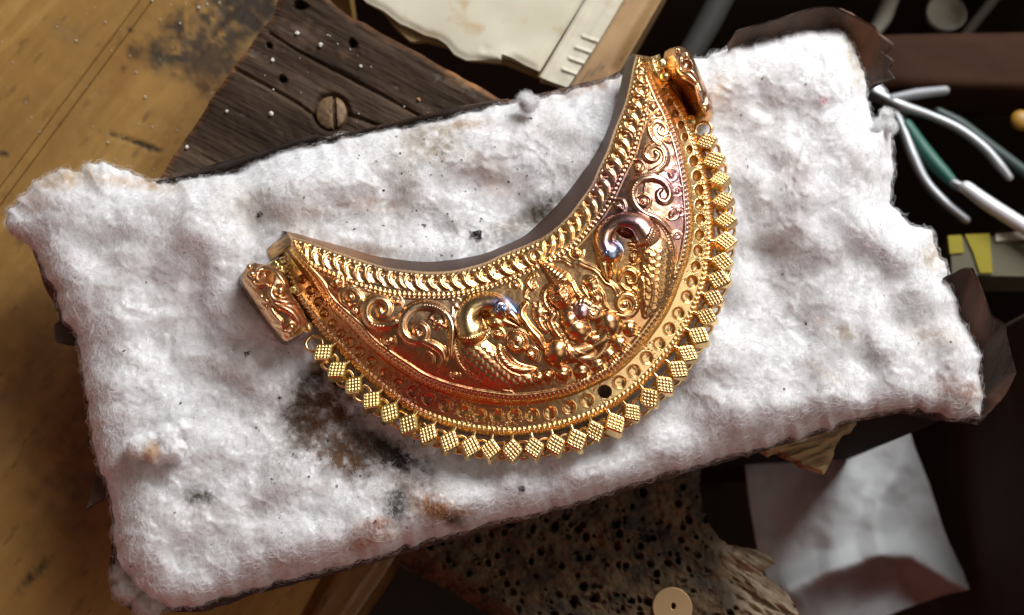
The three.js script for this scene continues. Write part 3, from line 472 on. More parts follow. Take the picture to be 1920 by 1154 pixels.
const jewel = tag(base('gold_crescent'), 'large embossed gold crescent ornament with birds and a seated figure lying on the cotton', 'ornament');
const jewelAt = at(960, 600, 0);
jewel.position.copy(jewelAt);
const jName = partName();
{
  const P = new Float32Array(NT * 3), v = new THREE.Vector3(), index = [];
  for (let i = 0; i < NT; i++) { at(JX[i], JY[i], JB[i] + J.R[i], v).sub(jewelAt); P[3 * i] = v.x; P[3 * i + 1] = v.y; P[3 * i + 2] = v.z; }
  const inHole = (i) => partList[J.L[i]]?.hole && (((JX[i] - partList[J.L[i]].hole[0]) / (partList[J.L[i]].hole[2] - 0.8)) ** 2 + ((JY[i] - partList[J.L[i]].hole[1]) / (partList[J.L[i]].hole[3] - 0.8)) ** 2 < 1);
  const faces = new Map(), whole = [];
  const labelOf = (i) => J.L[i] >= 0 ? J.L[i] : seg[i] === 1 ? bandPart : seg[i] === 2 ? groundPart : seg[i] <= 4 ? rimPart : flangePart;
  const face = (a, b, c) => {
    whole.push(a, b, c);
    if (inHole(a) && inHole(b) && inHole(c)) return;
    const la = labelOf(a), lb = labelOf(b), lc = labelOf(c), l = lb === lc ? lb : la;
    let f = faces.get(l); if (!f) faces.set(l, f = []); f.push(a, b, c);
  };
  for (let r = 0; r + 1 < NV; r++) for (let u = 0; u < NU; u++) { const a = r * (NU + 1) + u, b = a + 1, c = a + NU + 1, d = c + 1; face(a, c, d); face(a, d, b); }
  const all = geometryOf(P, whole), N = all.attributes.normal.array, made = [];
  const seen = new Int32Array(NT).fill(-1);
  for (const [l, f] of [...faces].sort((a, b) => a[0] - b[0])) {
    const old = [], idx = new Array(f.length);
    f.forEach((i, k) => { if (seen[i] < 0) { seen[i] = old.length; old.push(i); } idx[k] = seen[i]; });
    const pos = new Float32Array(old.length * 3), nor = new Float32Array(old.length * 3), col = new Float32Array(old.length * 3), uv = new Float32Array(old.length * 2);
    old.forEach((i, k) => { for (let q = 0; q < 3; q++) { pos[3 * k + q] = P[3 * i + q]; nor[3 * k + q] = N[3 * i + q]; } uv[2 * k] = P[3 * i]; uv[2 * k + 1] = P[3 * i + 2]; const c = heat(JX[i], JY[i], seg[i]); col.set(c, 3 * k); seen[i] = -1; });
    const g = new THREE.BufferGeometry();
    g.setAttribute('position', new THREE.BufferAttribute(pos, 3)); g.setAttribute('normal', new THREE.BufferAttribute(nor, 3)); g.setAttribute('uv', new THREE.BufferAttribute(uv, 2)); g.setAttribute('color', new THREE.BufferAttribute(col, 3)); g.setIndex(idx);
    const m = new THREE.Mesh(g, gold), p = partList[l];
    m.name = jName(p.name); m.castShadow = m.receiveShadow = true;
    if (p.label) m.userData.label = p.label;
    if (p.kind) m.userData.kind = p.kind;
    made[l] = m;
  }
  made.forEach((m, l) => { const of = partList[l].of; (of === undefined ? jewel : made[of]).add(m); });
  // the plain walls: inner side, outer side, the two ends, and the lining of the open socket
  const strip = (tops, feet, colour, n = 10, bulge = 0) => {
    const pos = [], idx = [], col = [], uv = [];
    tops.forEach((a, u) => { const b = feet[u]; for (let k = 0; k <= n; k++) { const t = k / n; v.lerpVectors(a, b, t); v.y += bulge * Math.sin(Math.PI * t); pos.push(v.x, v.y, v.z); uv.push(v.x, v.z + v.y); col.push(...colour(u / (tops.length - 1), t)); } });
    for (let u = 0; u + 1 < tops.length; u++) for (let k = 0; k < n; k++) { const a = u * (n + 1) + k, b = a + n + 1; idx.push(a, b, a + 1, a + 1, b, b + 1); }
    return geometryOf(pos, idx, { color: col, uv });
  };
  const tarnished = new THREE.MeshStandardMaterial({ vertexColors: true, metalness: 0.92, roughness: 0.5, side: THREE.DoubleSide });
  const vert = (i) => new THREE.Vector3(P[3 * i], P[3 * i + 1], P[3 * i + 2]), add = (name, g) => { const m = new THREE.Mesh(g, name === 'inner_wall' ? tarnished : gold); m.name = jName(name); m.castShadow = m.receiveShadow = true; jewel.add(m); return m; };
  const us = []; for (let u = 0; u <= NU; u += 4) us.push(u);
  const feet = spline(innerFoot, NU);
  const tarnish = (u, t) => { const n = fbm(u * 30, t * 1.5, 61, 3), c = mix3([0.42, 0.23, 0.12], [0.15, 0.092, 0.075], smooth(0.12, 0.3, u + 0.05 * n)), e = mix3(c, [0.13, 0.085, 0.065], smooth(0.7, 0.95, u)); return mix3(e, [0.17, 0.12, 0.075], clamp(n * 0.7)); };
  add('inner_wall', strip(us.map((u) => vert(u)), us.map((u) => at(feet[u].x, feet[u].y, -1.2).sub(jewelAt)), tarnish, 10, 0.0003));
  const last = (NV - 1) * (NU + 1);
  add('outer_wall', strip(us.map((u) => vert(last + u)), us.map((u) => vert(last + u).setY(-0.0014)), (u, t) => mix3([0.8, 0.5, 0.2], [0.5, 0.42, 0.15], clamp(0.5 + fbm(u * 60, t, 62)))));
  const colOf = (u) => rows.map((_, r) => vert(r * (NU + 1) + u));
  const drop = (list, p, q) => list.map((a, k) => { const t = k / (list.length - 1); return at(lerp(p[0], q[0], t), lerp(p[1], q[1], t), -1.2).sub(jewelAt); });
  const L0 = colOf(0), R0 = colOf(NU);
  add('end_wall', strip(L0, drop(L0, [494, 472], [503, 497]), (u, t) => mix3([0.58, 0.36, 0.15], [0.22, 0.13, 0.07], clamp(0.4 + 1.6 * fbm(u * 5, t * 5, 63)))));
  add('end_wall', strip(R0, drop(R0, [1184, 101], [1240, 110]), () => [0.75, 0.5, 0.25]));
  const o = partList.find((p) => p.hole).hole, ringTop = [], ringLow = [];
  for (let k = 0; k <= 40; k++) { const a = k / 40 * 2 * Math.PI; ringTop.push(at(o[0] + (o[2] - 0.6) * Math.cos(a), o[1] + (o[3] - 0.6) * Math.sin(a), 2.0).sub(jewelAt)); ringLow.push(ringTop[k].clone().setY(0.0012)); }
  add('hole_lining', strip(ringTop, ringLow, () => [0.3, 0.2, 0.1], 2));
}
// the studded lozenges along the outer edge and the wire rings between them
const lozengeAt = [[606, 661], [632, 694], [663, 723], [697, 751], [731, 774], [766, 796], [803, 814], [843, 828], [883, 837], [920, 843], [961, 845], [1002, 840], [1042, 834], [1082, 825], [1116, 809], [1154, 794], [1186, 774], [1218, 747], [1247, 722], [1272, 693], [1290, 663], [1311, 630], [1326, 594], [1339, 559], [1349, 524], [1355, 491], [1361, 452], [1361, 413], [1356, 376], [1350, 336], [1340, 300], [1326, 265]];
{
  const n = 48, D1 = 0.00238, D2 = 0.00205, pos = [], idx = [], rand = rng(11);
  for (let j = 0; j <= n; j++) for (let i = 0; i <= n; i++) {
    const s = i / n * 2 - 1, t = j / n * 2 - 1, round = 1 - 0.17 * (s * t) ** 4, x = (s + t) / 2 * D1 * round, z = (s - t) / 2 * D2 * round, e = Math.max(Math.abs(s), Math.abs(t));
    let y = 0.00038 - 0.0003 * smooth(0.84, 1, e) + 0.00008 * smooth(0.72, 0.8, e);
    if (e < 0.78) { const a = ((s + 0.77) / 0.385 % 1) * 2 - 1, b = ((t + 0.77) / 0.385 % 1) * 2 - 1, d = a * a + b * b; y += 0.0002 * Math.sqrt(Math.max(0, 1 - d)) - 0.00002; }
    pos.push(x, y, z);
  }
  for (let j = 0; j < n; j++) for (let i = 0; i < n; i++) { const a = j * (n + 1) + i, b = a + 1, c = a + n + 1, d = c + 1; idx.push(a, b, d, a, d, c); }
  const top = geometryOf(pos, idx), sp = [], si = [], low = -0.0016;
  const border = []; for (let i = 0; i < n; i++) border.push(i); for (let j = 0; j < n; j++) border.push(j * (n + 1) + n); for (let i = n; i > 0; i--) border.push(n * (n + 1) + i); for (let j = n; j > 0; j--) border.push(j * (n + 1));
  border.forEach((k, q) => { const l = border[(q + 1) % border.length], m = sp.length / 3; for (const [e, y] of [[k, 0], [l, 0], [k, 1], [l, 1]]) sp.push(pos[3 * e] * (y ? 1.18 : 1), y ? low : pos[3 * e + 1], pos[3 * e + 2] * (y ? 1.18 : 1)); si.push(m, m + 2, m + 1, m + 1, m + 2, m + 3); });
  const lozenge = mergeGeometries([top, geometryOf(sp, si)]), ringShape = new THREE.TorusGeometry(0.00155, 0.00032, 10, 28).rotateX(Math.PI / 2);
  const bail = new THREE.CylinderGeometry(0.00035, 0.00035, 0.0012, 8).rotateZ(Math.PI / 2);
  const mats = [plainGold, plainGold, warmGold, greenGold];
  lozengeAt.forEach(([x, y], k) => {
    const a = lozengeAt[Math.max(0, k - 1)], b = lozengeAt[Math.min(31, k + 1)], ang = Math.atan2(b[1] - a[1], b[0] - a[0]) + Math.PI / 2; // outward in the picture
    const m = new THREE.Mesh(lozenge, k < 6 ? greenGold : mats[Math.floor(rand() * 3)]);
    m.name = jName('lozenge'); m.castShadow = m.receiveShadow = true;
    m.position.copy(at(x, y, 2.7)).sub(jewelAt);
    { const k = 0.94 + 0.12 * rand(); m.scale.set(k, 0.85 + 0.3 * rand(), k * (0.95 + 0.1 * rand())); }
    m.rotation.order = 'YXZ';
    m.rotation.set((rand() - 0.5) * 0.36, -ang + (rand() - 0.5) * 0.2, 0.06 + (rand() - 0.5) * 0.26);
    jewel.add(m);
    const li = new THREE.Mesh(bail, plainGold); li.name = 'bail'; li.position.set(-0.0022, -0.0002, 0); m.add(li);
    const q = k ? [(x + a[0]) / 2, (y + a[1]) / 2] : [589, 645];
    const pull = k ? 1.5 : 0, rm = new THREE.Mesh(ringShape, warmGold);
    rm.name = jName('wire_ring'); rm.castShadow = rm.receiveShadow = true;
    rm.position.copy(at(q[0] + Math.cos(ang) * pull, q[1] + Math.sin(ang) * pull, 0.9)).sub(jewelAt);
    rm.rotation.set((rand() - 0.5) * 0.3, 0, (rand() - 0.5) * 0.3);
    jewel.add(rm);
  });
  const rm = new THREE.Mesh(ringShape, warmGold); rm.name = jName('wire_ring'); rm.position.copy(at(1319, 243, 2.0)).sub(jewelAt); rm.rotation.z = 0.3; jewel.add(rm);
}
// the two hollow end pieces with curling ridges
function endPiece(topLine, foot, h, marks, colours, label) {
  const n = 120, m = 60, out = spline([...topLine, topLine[0]], n).slice(0, n), low = spline([...foot, foot[0]], n).slice(0, n), cx = out.reduce((s, p) => s + p.x, 0) / n, cy = out.reduce((s, p) => s + p.y, 0) / n;
  const X = new Float32Array(n * (m + 1)), Y = new Float32Array(n * (m + 1)), B = new Float32Array(n * (m + 1));
  for (let k = 0; k <= m; k++) for (let i = 0; i < n; i++) { const t = (k / m) ** 0.8, q = k * n + i; X[q] = lerp(cx, out[i].x, t); Y[q] = lerp(cy, out[i].y, t); B[q] = h - 2.4 * t ** 3.4 + 0.6 * (1 - t * t); }
  const r = new Relief(X, Y); marks(r);
  const pos = [], col = [], idx = [], uv = [], v = new THREE.Vector3();
  const put = (x, y, hh, c) => { at(x, y, hh, v).sub(jewelAt); pos.push(v.x, v.y, v.z); uv.push(v.x, v.z); const g = 1 + 0.12 * noise(x / 4, y / 4, 71); col.push(c[0] * g, c[1] * g, c[2] * g); };
  for (let q = 0; q < X.length; q++) put(X[q], Y[q], B[q] + r.R[q] + 0.02 * noise(X[q] / 9, Y[q] / 9, 72), mix3(colours[0], colours[1], clamp(0.5 + 1.2 * fbm(X[q] / 22, Y[q] / 22, 73, 3))));
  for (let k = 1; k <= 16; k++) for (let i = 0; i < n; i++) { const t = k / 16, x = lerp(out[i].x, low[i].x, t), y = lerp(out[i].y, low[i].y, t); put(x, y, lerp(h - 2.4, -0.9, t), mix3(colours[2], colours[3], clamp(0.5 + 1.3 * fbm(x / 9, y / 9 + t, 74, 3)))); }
  for (let k = 0; k < m + 16; k++) for (let i = 0; i < n; i++) { const a = k * n + i, b = k * n + (i + 1) % n, c = a + n, d = b + n; idx.push(a, b, d, a, d, c); }
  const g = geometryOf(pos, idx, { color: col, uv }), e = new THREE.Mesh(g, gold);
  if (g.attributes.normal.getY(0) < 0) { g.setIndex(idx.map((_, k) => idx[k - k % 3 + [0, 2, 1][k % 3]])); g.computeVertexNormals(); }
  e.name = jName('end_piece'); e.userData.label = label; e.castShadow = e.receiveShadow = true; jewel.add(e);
  return e;
}
{ // the blobs of solder that hold the end pieces
  for (const [x, y, h, r, k] of [[515, 499, 3.2, 13, 1], [528, 508, 3.0, 11, 2], [548, 545, 2.4, 9, 3], [577, 614, 1.6, 9, 4], [1243, 120, 4.2, 10, 5], [1247, 143, 3.6, 9, 6], [1296, 226, 2.0, 9, 7]]) {
    const g = new THREE.SphereGeometry(r * 1e-4, 20, 14), p = g.attributes.position; for (let i = 0; i < p.count; i++) { const q = 1 + 0.25 * noise(p.getX(i) * 1.4e3 + k * 7, p.getZ(i) * 1.4e3 + p.getY(i) * 900, k); p.setXYZ(i, p.getX(i) * q, p.getY(i) * q * 0.7, p.getZ(i) * q); } g.computeVertexNormals();
    const m = new THREE.Mesh(g, greenGold); m.name = jName('solder_joint'); m.position.copy(at(x, y, h)).sub(jewelAt); m.castShadow = m.receiveShadow = true; jewel.add(m);
  }
}
function boss(parent, x, y, hh, r, mat) { const s = new THREE.Mesh(new THREE.SphereGeometry(r * 1e-4, 20, 14), mat); s.name = 'boss'; s.position.copy(at(x, y, hh)).sub(jewelAt); s.castShadow = s.receiveShadow = true; parent.add(s); }
{
  const e = endPiece(
    [[455, 512], [473, 494], [489, 496], [507, 497], [524, 505], [536, 520], [543, 537], [546, 551], [558, 567], [570, 588], [578, 607], [573, 619], [556, 632], [538, 640], [527, 634], [512, 615], [498, 598], [483, 575], [468, 552], [457, 532]],
    [[446, 522], [466, 496], [490, 496], [507, 499], [524, 508], [535, 523], [542, 539], [545, 552], [556, 568], [568, 588], [575, 608], [570, 622], [553, 637], [536, 648], [522, 640], [504, 619], [488, 600], [471, 577], [454, 549], [446, 532]], 6.5,
    (r) => {
      r.ring(467, 501, 8, 2.6, 0.7); r.ring(472, 516, 9, 3, 0.8); r.add(499, 520, 16, 14, -1.5, { a: 0.4 });
      r.stroke([[484, 506], [497, 501], [515, 506], [529, 520], [536, 534]], [4, 6.5, 7.5, 6, 4], 1.2); r.dome(525, 545, 12, 12, 1.7);
      r.stroke([[511, 537], [507, 552], [516, 563], [537, 566], [556, 566]], [5, 6.5, 7, 5.5, 3], 1.3); r.stroke([[513, 569], [526, 576], [545, 585], [557, 598], [562, 610]], [5, 7, 7, 6, 4], 1.4); r.stroke([[508, 580], [514, 592], [526, 603]], [5, 6.5, 4.5], 1.1);
      r.ring(546, 614, 8, 2.6, 0.8); r.stroke([[470, 527], [481, 537], [500, 533]], [3, 4.5, 3], 0.9);
      for (const p of [[487, 557, 0.9], [495, 563, 0.5], [492, 575, 0.2]]) r.dome(p[0], p[1], 9, 5, 0.8, -1, { a: p[2] });
      r.stroke([[520, 628], [534, 622], [545, 628]], [3, 4, 3], 0.7); r.add(520, 612, 12, 6, -0.5, { a: 0.6 });
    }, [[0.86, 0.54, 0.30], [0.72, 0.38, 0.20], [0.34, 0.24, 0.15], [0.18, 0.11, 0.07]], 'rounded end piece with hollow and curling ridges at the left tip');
  boss(e, 467, 501, 6.6, 5.5, warmGold); boss(e, 472, 515, 6.7, 6, warmGold); boss(e, 546, 614, 6.5, 5, warmGold); boss(e, 525, 545, 7.3, 7, plainGold);
}
{
  const e = endPiece(
    [[1264, 89], [1276, 87], [1293, 97], [1302, 113], [1311, 133], [1320, 155], [1331, 181], [1337, 203], [1335, 212], [1322, 213], [1311, 203], [1308, 185], [1303, 170], [1288, 158], [1274, 148], [1267, 135], [1264, 118], [1262, 102]],
    [[1247, 97], [1262, 90], [1288, 99], [1300, 116], [1311, 136], [1320, 157], [1331, 183], [1337, 207], [1335, 224], [1324, 233], [1306, 234], [1294, 224], [1283, 207], [1271, 186], [1259, 164], [1247, 148], [1241, 134], [1243, 116]], 7.2,
    (r) => {
      r.ring(1272, 95, 6.5, 2.4, 0.7); r.ring(1286, 104, 7, 2.6, 0.8); r.add(1288, 123, 11, 12, -1.3, { a: 0.3 });
      r.stroke([[1277, 106], [1271, 122], [1275, 136], [1292, 141], [1305, 152]], [4, 6, 6, 5.5, 4], 1.2); r.stroke([[1296, 132], [1307, 140], [1315, 152]], [4, 5, 4], 1.0);
      r.stroke([[1306, 160], [1312, 180], [1317, 205]], [3, 3.5, 3], 1.0); r.stroke([[1322, 160], [1332, 185], [1335, 203]], [3, 3.5, 3], 1.0); r.ring(1322, 204, 7, 2.4, 0.8); r.add(1321, 182, 6, 14, -0.6, { a: -0.3 });
    }, [[0.84, 0.52, 0.30], [0.66, 0.40, 0.26], [0.90, 0.45, 0.10], [0.62, 0.30, 0.10]], 'rounded end piece with orange side wall at the upper tip');  // side wall colours paint orange light reflected from the gold
  boss(e, 1272, 95, 7.2, 4.5, warmGold); boss(e, 1287, 105, 7.4, 4.5, warmGold); boss(e, 1321, 204, 7.2, 4.5, greenGold);
}
// ------------------------------------------------------------------ the cotton pad the ornament lies on
const padCorners = [[10, 415], [20, 392], [45, 362], [75, 335], [110, 318], [150, 320], [170, 306], [195, 303], [240, 325], [300, 345], [345, 337], [400, 330], [440, 324], [462, 308], [520, 286], [600, 266], [700, 246], [780, 232], [880, 210], [958, 191], [1020, 186], [1060, 176], [1110, 160], [1180, 140], [1250, 122], [1330, 108], [1368, 88], [1400, 80], [1440, 72], [1520, 56], [1560, 48], [1594, 56], [1604, 84], [1618, 120], [1623, 152], [1627, 190], [1640, 236], [1652, 214], [1668, 214], [1678, 236], [1671, 277], [1676, 338], [1666, 382], [1685, 404], [1714, 425], [1742, 434], [1757, 458], [1772, 500], [1788, 543], [1801, 589], [1826, 632], [1843, 668], [1836, 700], [1842, 745], [1838, 782], [1800, 784], [1725, 768], [1673, 767], [1621, 779], [1569, 797], [1500, 819], [1420, 842], [1340, 862], [1260, 885], [1150, 920], [1050, 950], [950, 973], [860, 996], [780, 1018], [700, 1044], [600, 1070], [500, 1097], [420, 1120], [370, 1135], [314, 1136], [279, 1122], [240, 1088], [218, 1050], [216, 1018], [210, 940], [190, 888], [172, 820], [158, 725], [144, 632], [118, 592], [104, 548], [68, 480], [48, 455], [16, 440]];
const padLine = roughen(padCorners, 7, 8, 20, 201);
const crescent = [...innerFoot, ...knots[6].s.filter((p, i) => i % 40 === 0).map((p) => [p.x, p.y]).reverse()];
const lumps = [ // [x, y, rx, ry, height mm]
  [372, 430, 70, 130, 2.2], [300, 560, 90, 60, 1.0], [120, 370, 80, 40, 1.6], [190, 330, 40, 26, 1.8], [310, 375, 60, 14, 0.8], [600, 340, 120, 50, 1.2], [470, 330, 30, 60, -0.8], [860, 300, 150, 60, 1.1], [992, 187, 22, 17, 3.2],
  [1640, 270, 90, 140, 1.8], [1500, 150, 140, 50, 1.6], [1420, 430, 60, 130, -1.3], [1600, 400, 120, 100, 1.4], [1700, 470, 60, 40, 1.2], [1580, 560, 120, 40, 1.1], [1500, 640, 60, 30, -0.9], [1650, 640, 90, 40, 0.9], [1460, 760, 170, 36, 1.5], [1330, 690, 60, 40, 0.8],
  [1100, 890, 160, 26, 1.0], [900, 930, 120, 30, 0.9], [360, 1000, 120, 60, 1.4], [300, 870, 60, 26, 0.8], [480, 940, 90, 50, 1.0], [640, 800, 90, 90, -1.2], [230, 760, 50, 80, 0.9], [420, 760, 100, 70, -0.7], [820, 400, 120, 60, -0.9], [960, 420, 60, 40, -1.0], [600, 1000, 150, 35, 0.7],
];
function padHeight(px, py, d) {
  let h = -10;
  const low = smooth(500, 1000, py + px * 0.22), wide = lerp(95, 62, low);
  const t = clamp(d / wide);
  h += 9.6 * Math.sqrt(1 - (1 - t) ** 2) * (0.88 + 0.12 * noise(px / 60, py / 60, 210));
  const k = smooth(2, 60, d);
  h += k * (2.3 * fbm(px / 170, py / 140, 211, 2) + 0.42 * fbm(px / 52, py / 44, 212, 3)) + (0.35 + 0.65 * k) * (0.13 * fbm(px / 24, py / 21, 213, 3) + 0.06 * fbm(px / 7, py / 7, 214, 2));
  h += k * -0.9 * Math.abs(fbm(px / 90 + 0.4 * noise(px / 40, py / 40, 218), py / 70, 215, 2));
  { const n = fbm(px / 150 + 3.7, py / 110 - 1.2, 216, 5, 0.5), e = 0.055; h += k * 0.62 * (0.75 * smooth(0.06 - e, 0.06 + e, n) + 0.65 * smooth(-0.22 - e, -0.22 + e, n) + 0.6 * smooth(0.3 - e, 0.3 + e, n) - 0.7); } // torn layers
  for (const [x, y, rx, ry, a] of lumps) { const q = ((px - x) / rx) ** 2 + ((py - y) / ry) ** 2; if (q < 4) h += a * Math.exp(-q * 1.4) * (d < 20 && a < 3 ? d / 20 : 1); }
  if (px > 420 && px < 1420 && py > 60 && py < 900) { const n = nearPoly(px, py, crescent)[0], inn = insidePoly(px, py, crescent); h = lerp(h, Math.min(h, -0.9), inn ? 1 : smooth(30, 4, n)); }
  return h;
}
const stains = [ // scorch marks and dirt: [x, y, rx, ry, turn, colour, strength, grain]
  [735, 855, 62, 26, 0.4, [0.025, 0.020, 0.018], 1.25, 9], [690, 825, 45, 25, 0.5, [0.06, 0.035, 0.025], 0.8, 9], [605, 765, 62, 66, 0.3, [0.12, 0.052, 0.022], 1.25, 14], [575, 725, 24, 36, 0.5, [0.04, 0.028, 0.02], 0.7, 8], [640, 845, 74, 40, 0.5, [0.17, 0.085, 0.045], 1.0, 12], [560, 800, 26, 50, 0.2, [0.10, 0.055, 0.03], 0.7, 8],
  [825, 958, 60, 20, 0.35, [0.42, 0.20, 0.07], 1.0, 10], [745, 945, 22, 34, 0.2, [0.05, 0.035, 0.03], 0.95, 7], [700, 985, 35, 12, -0.2, [0.45, 0.2, 0.12], 0.8, 8], [850, 975, 26, 12, 0.3, [0.06, 0.045, 0.035], 0.8, 6], [780, 905, 60, 18, 0.3, [0.25, 0.15, 0.1], 0.6, 9], [690, 1015, 50, 14, -0.3, [0.55, 0.28, 0.12], 0.55, 9],
  [372, 934, 30, 13, 0.1, [0.10, 0.08, 0.055], 1.0, 7], [893, 440, 6, 6, 0, [0.02, 0.02, 0.02], 0.9, 4],
  [810, 262, 52, 32, 0.7, [0.38, 0.29, 0.20], 0.75, 12], [700, 385, 60, 16, 0.1, [0.48, 0.35, 0.28], 0.6, 12], [760, 300, 40, 60, 0.3, [0.5, 0.43, 0.36], 0.5, 12], [920, 330, 60, 26, 0.5, [0.48, 0.34, 0.28], 0.5, 12], [1020, 395, 40, 22, -0.6, [0.17, 0.13, 0.07], 0.9, 8], [960, 430, 50, 18, -0.4, [0.30, 0.24, 0.18], 0.6, 8], [690, 470, 50, 10, 0.1, [0.4, 0.28, 0.2], 0.6, 9], [1110, 165, 60, 10, -0.3, [0.40, 0.25, 0.16], 0.75, 9], [870, 235, 40, 10, -0.2, [0.55, 0.40, 0.28], 0.7, 9],
  [120, 335, 60, 20, -0.2, [0.55, 0.40, 0.26], 0.75, 12], [260, 345, 70, 10, 0.1, [0.55, 0.36, 0.2], 0.7, 10], [60, 380, 30, 18, 0, [0.6, 0.42, 0.35], 0.6, 9], [1755, 470, 22, 34, 0.4, [0.48, 0.36, 0.24], 0.7, 9], [1600, 100, 12, 60, -0.2, [0.52, 0.44, 0.32], 0.7, 9], [1800, 735, 45, 26, 0.2, [0.36, 0.22, 0.17], 0.85, 10], [1545, 190, 8, 5, 0.3, [0.75, 0.2, 0.25], 0.8, 4], [1585, 625, 18, 14, 0.4, [0.50, 0.42, 0.30], 0.7, 6], [1550, 700, 40, 6, 0.5, [0.5, 0.4, 0.28], 0.5, 6], [1540, 600, 9, 6, 0, [0.6, 0.3, 0.2], 0.5, 4], [1750, 630, 50, 20, 0.2, [0.6, 0.5, 0.42], 0.5, 12], [470, 395, 60, 40, 0.3, [0.62, 0.56, 0.48], 0.4, 12], [450, 700, 60, 40, 0.2, [0.6, 0.5, 0.46], 0.4, 12], [355, 1005, 5, 3, 0.4, [0.6, 0.3, 0.2], 0.8, 4],
];
function padColour(px, py) {
  let c = [0.86, 0.85, 0.855];
  const blot = fbm(px / 90, py / 80, 221, 4), dirt = fbm(px / 26, py / 24, 222, 4);
  c = mix3(c, [0.66, 0.58, 0.53], clamp(0.9 * blot + 0.55 * dirt - 0.12) * 0.36);
  c = mix3(c, [0.70, 0.58, 0.55], clamp(fbm(px / 60, py / 50, 223, 3) - 0.15) * 0.3);
  { const f = fbm(px / 7, py / 6.5, 224, 3, 0.7) + 0.5 * fbm(px / 30, py / 26, 225, 3); c = mix3(c, [0.52, 0.48, 0.46], clamp(f * 1.5 - 0.1) * 0.5); }
  for (const [x, y, rx, ry, a, k, w, g] of stains) {
    const dx = px - x, dy = py - y, ca = Math.cos(a), sa = Math.sin(a), q = ((dx * ca + dy * sa) / rx) ** 2 + ((-dx * sa + dy * ca) / ry) ** 2;
    if (q > 4) continue;
    const n = fbm(px / g, py / g, 230 + Math.round(x) % 7, 4, 0.65);
    c = mix3(c, k, clamp(w * (smooth(1.9, 0.1, Math.sqrt(q)) * (1 + 1.1 * n) - 0.12 + 0.25 * n)));
  }
  return c;
}
const cottonBump = texture(512, 512, (u, v) => { const a = 0.5 + 0.5 * tiled(u, v, 32, 32, 241, 4, 0.75); return [a, a, a]; });
cottonBump.repeat.set(28, 28);
const cotton = new THREE.MeshPhysicalMaterial({ color: 0xffffff, vertexColors: true, roughness: 0.95, bumpMap: cottonBump, bumpScale: 0.00007, sheen: 0.35, sheenRoughness: 0.8, sheenColor: new THREE.Color(1, 1, 1) });
const strand = (bend, twist) => { const pts = []; for (let k = 0; k <= 5; k++) { const t = k / 5; pts.push(new THREE.Vector3(t - 0.5, bend * Math.sin(Math.PI * t) + 0.06 * Math.sin(9 * t + twist), 0.22 * Math.sin(twist + 5 * t))); } return new THREE.TubeGeometry(new THREE.CatmullRomCurve3(pts), 6, 0.006, 3); };
const strands = [strand(0.12, 0), strand(0.3, 2), strand(0.22, 4)];
const fibreMat = new THREE.MeshPhysicalMaterial({ color: 0xffffff, roughness: 0.6 });
function fibres(geo, nTop, tries, parent, seed, lift, colour, size) { // loose hairs over a surface: lift(i) is how much they stand up, 0 for none
  const rand = rng(seed), P = geo.attributes.position, N = geo.attributes.normal, spots = [[], [], []], up = new THREE.Vector3(), M = new THREE.Matrix4(), X = new THREE.Vector3(), Z = new THREE.Vector3(), p = new THREE.Vector3();
  for (let t = 0; t < tries; t++) {
    const i = Math.floor(rand() * nTop), l = lift(i, rand);
    if (!l) continue;
    up.set(N.getX(i), N.getY(i), N.getZ(i));
    X.set(rand() - 0.5, rand() - 0.5, rand() - 0.5); X.addScaledVector(up, -X.dot(up)).normalize().addScaledVector(up, (rand() - 0.3) * l).normalize();
    Z.crossVectors(X, up).normalize(); up.crossVectors(Z, X);
    const len = (0.0009 + 0.0026 * rand() ** 2) * size * (l > 0.7 ? 0.85 : 1.1);
    M.makeBasis(X, up, Z); M.scale(p.set(len, len, len)); p.set(P.getX(i) + (rand() - 0.5) * 0.0003, P.getY(i) + 0.00006, P.getZ(i) + (rand() - 0.5) * 0.0003); M.setPosition(p);
    spots[Math.floor(rand() * 3)].push([M.clone(), colour(i).map((v) => Math.min(1, v * 1.08))]);
  }
  strands.forEach((g, k) => {
    const im = new THREE.InstancedMesh(g, fibreMat, spots[k].length);
    spots[k].forEach(([mm, c], i) => { im.setMatrixAt(i, mm); im.setColorAt(i, new THREE.Color().setRGB(...c)); });
    im.name = k ? 'fibres_00' + k : 'fibres'; im.userData.kind = 'stuff'; parent.add(im);
  });
}
const pad = tag(base('cotton_pad'), 'thick white scorched cotton pad under the gold ornament, filling the rusty tray', 'cotton pad');
const padGeo = field(padLine, 3, (x, y, d) => padHeight(x, y, d), -10.5, 0, (x, y) => padColour(x, y));
{
  const m = new THREE.Mesh(padGeo, cotton); m.name = 'wadding'; m.castShadow = m.receiveShadow = true; pad.add(m);
  // loose fibres standing out of the wadding
  const pix = padGeo.userData.pix;
  fibres(padGeo, padGeo.userData.nTop, 190000, pad, 301, (i, rand) => { const [x, y, , d] = pix[i]; return (d < 26 || rand() < 0.62) && !insidePoly(x, y, crescent) ? (d < 26 ? 0.8 : 0.4) : 0; }, (i) => padColour(pix[i][0], pix[i][1]), 1);
}
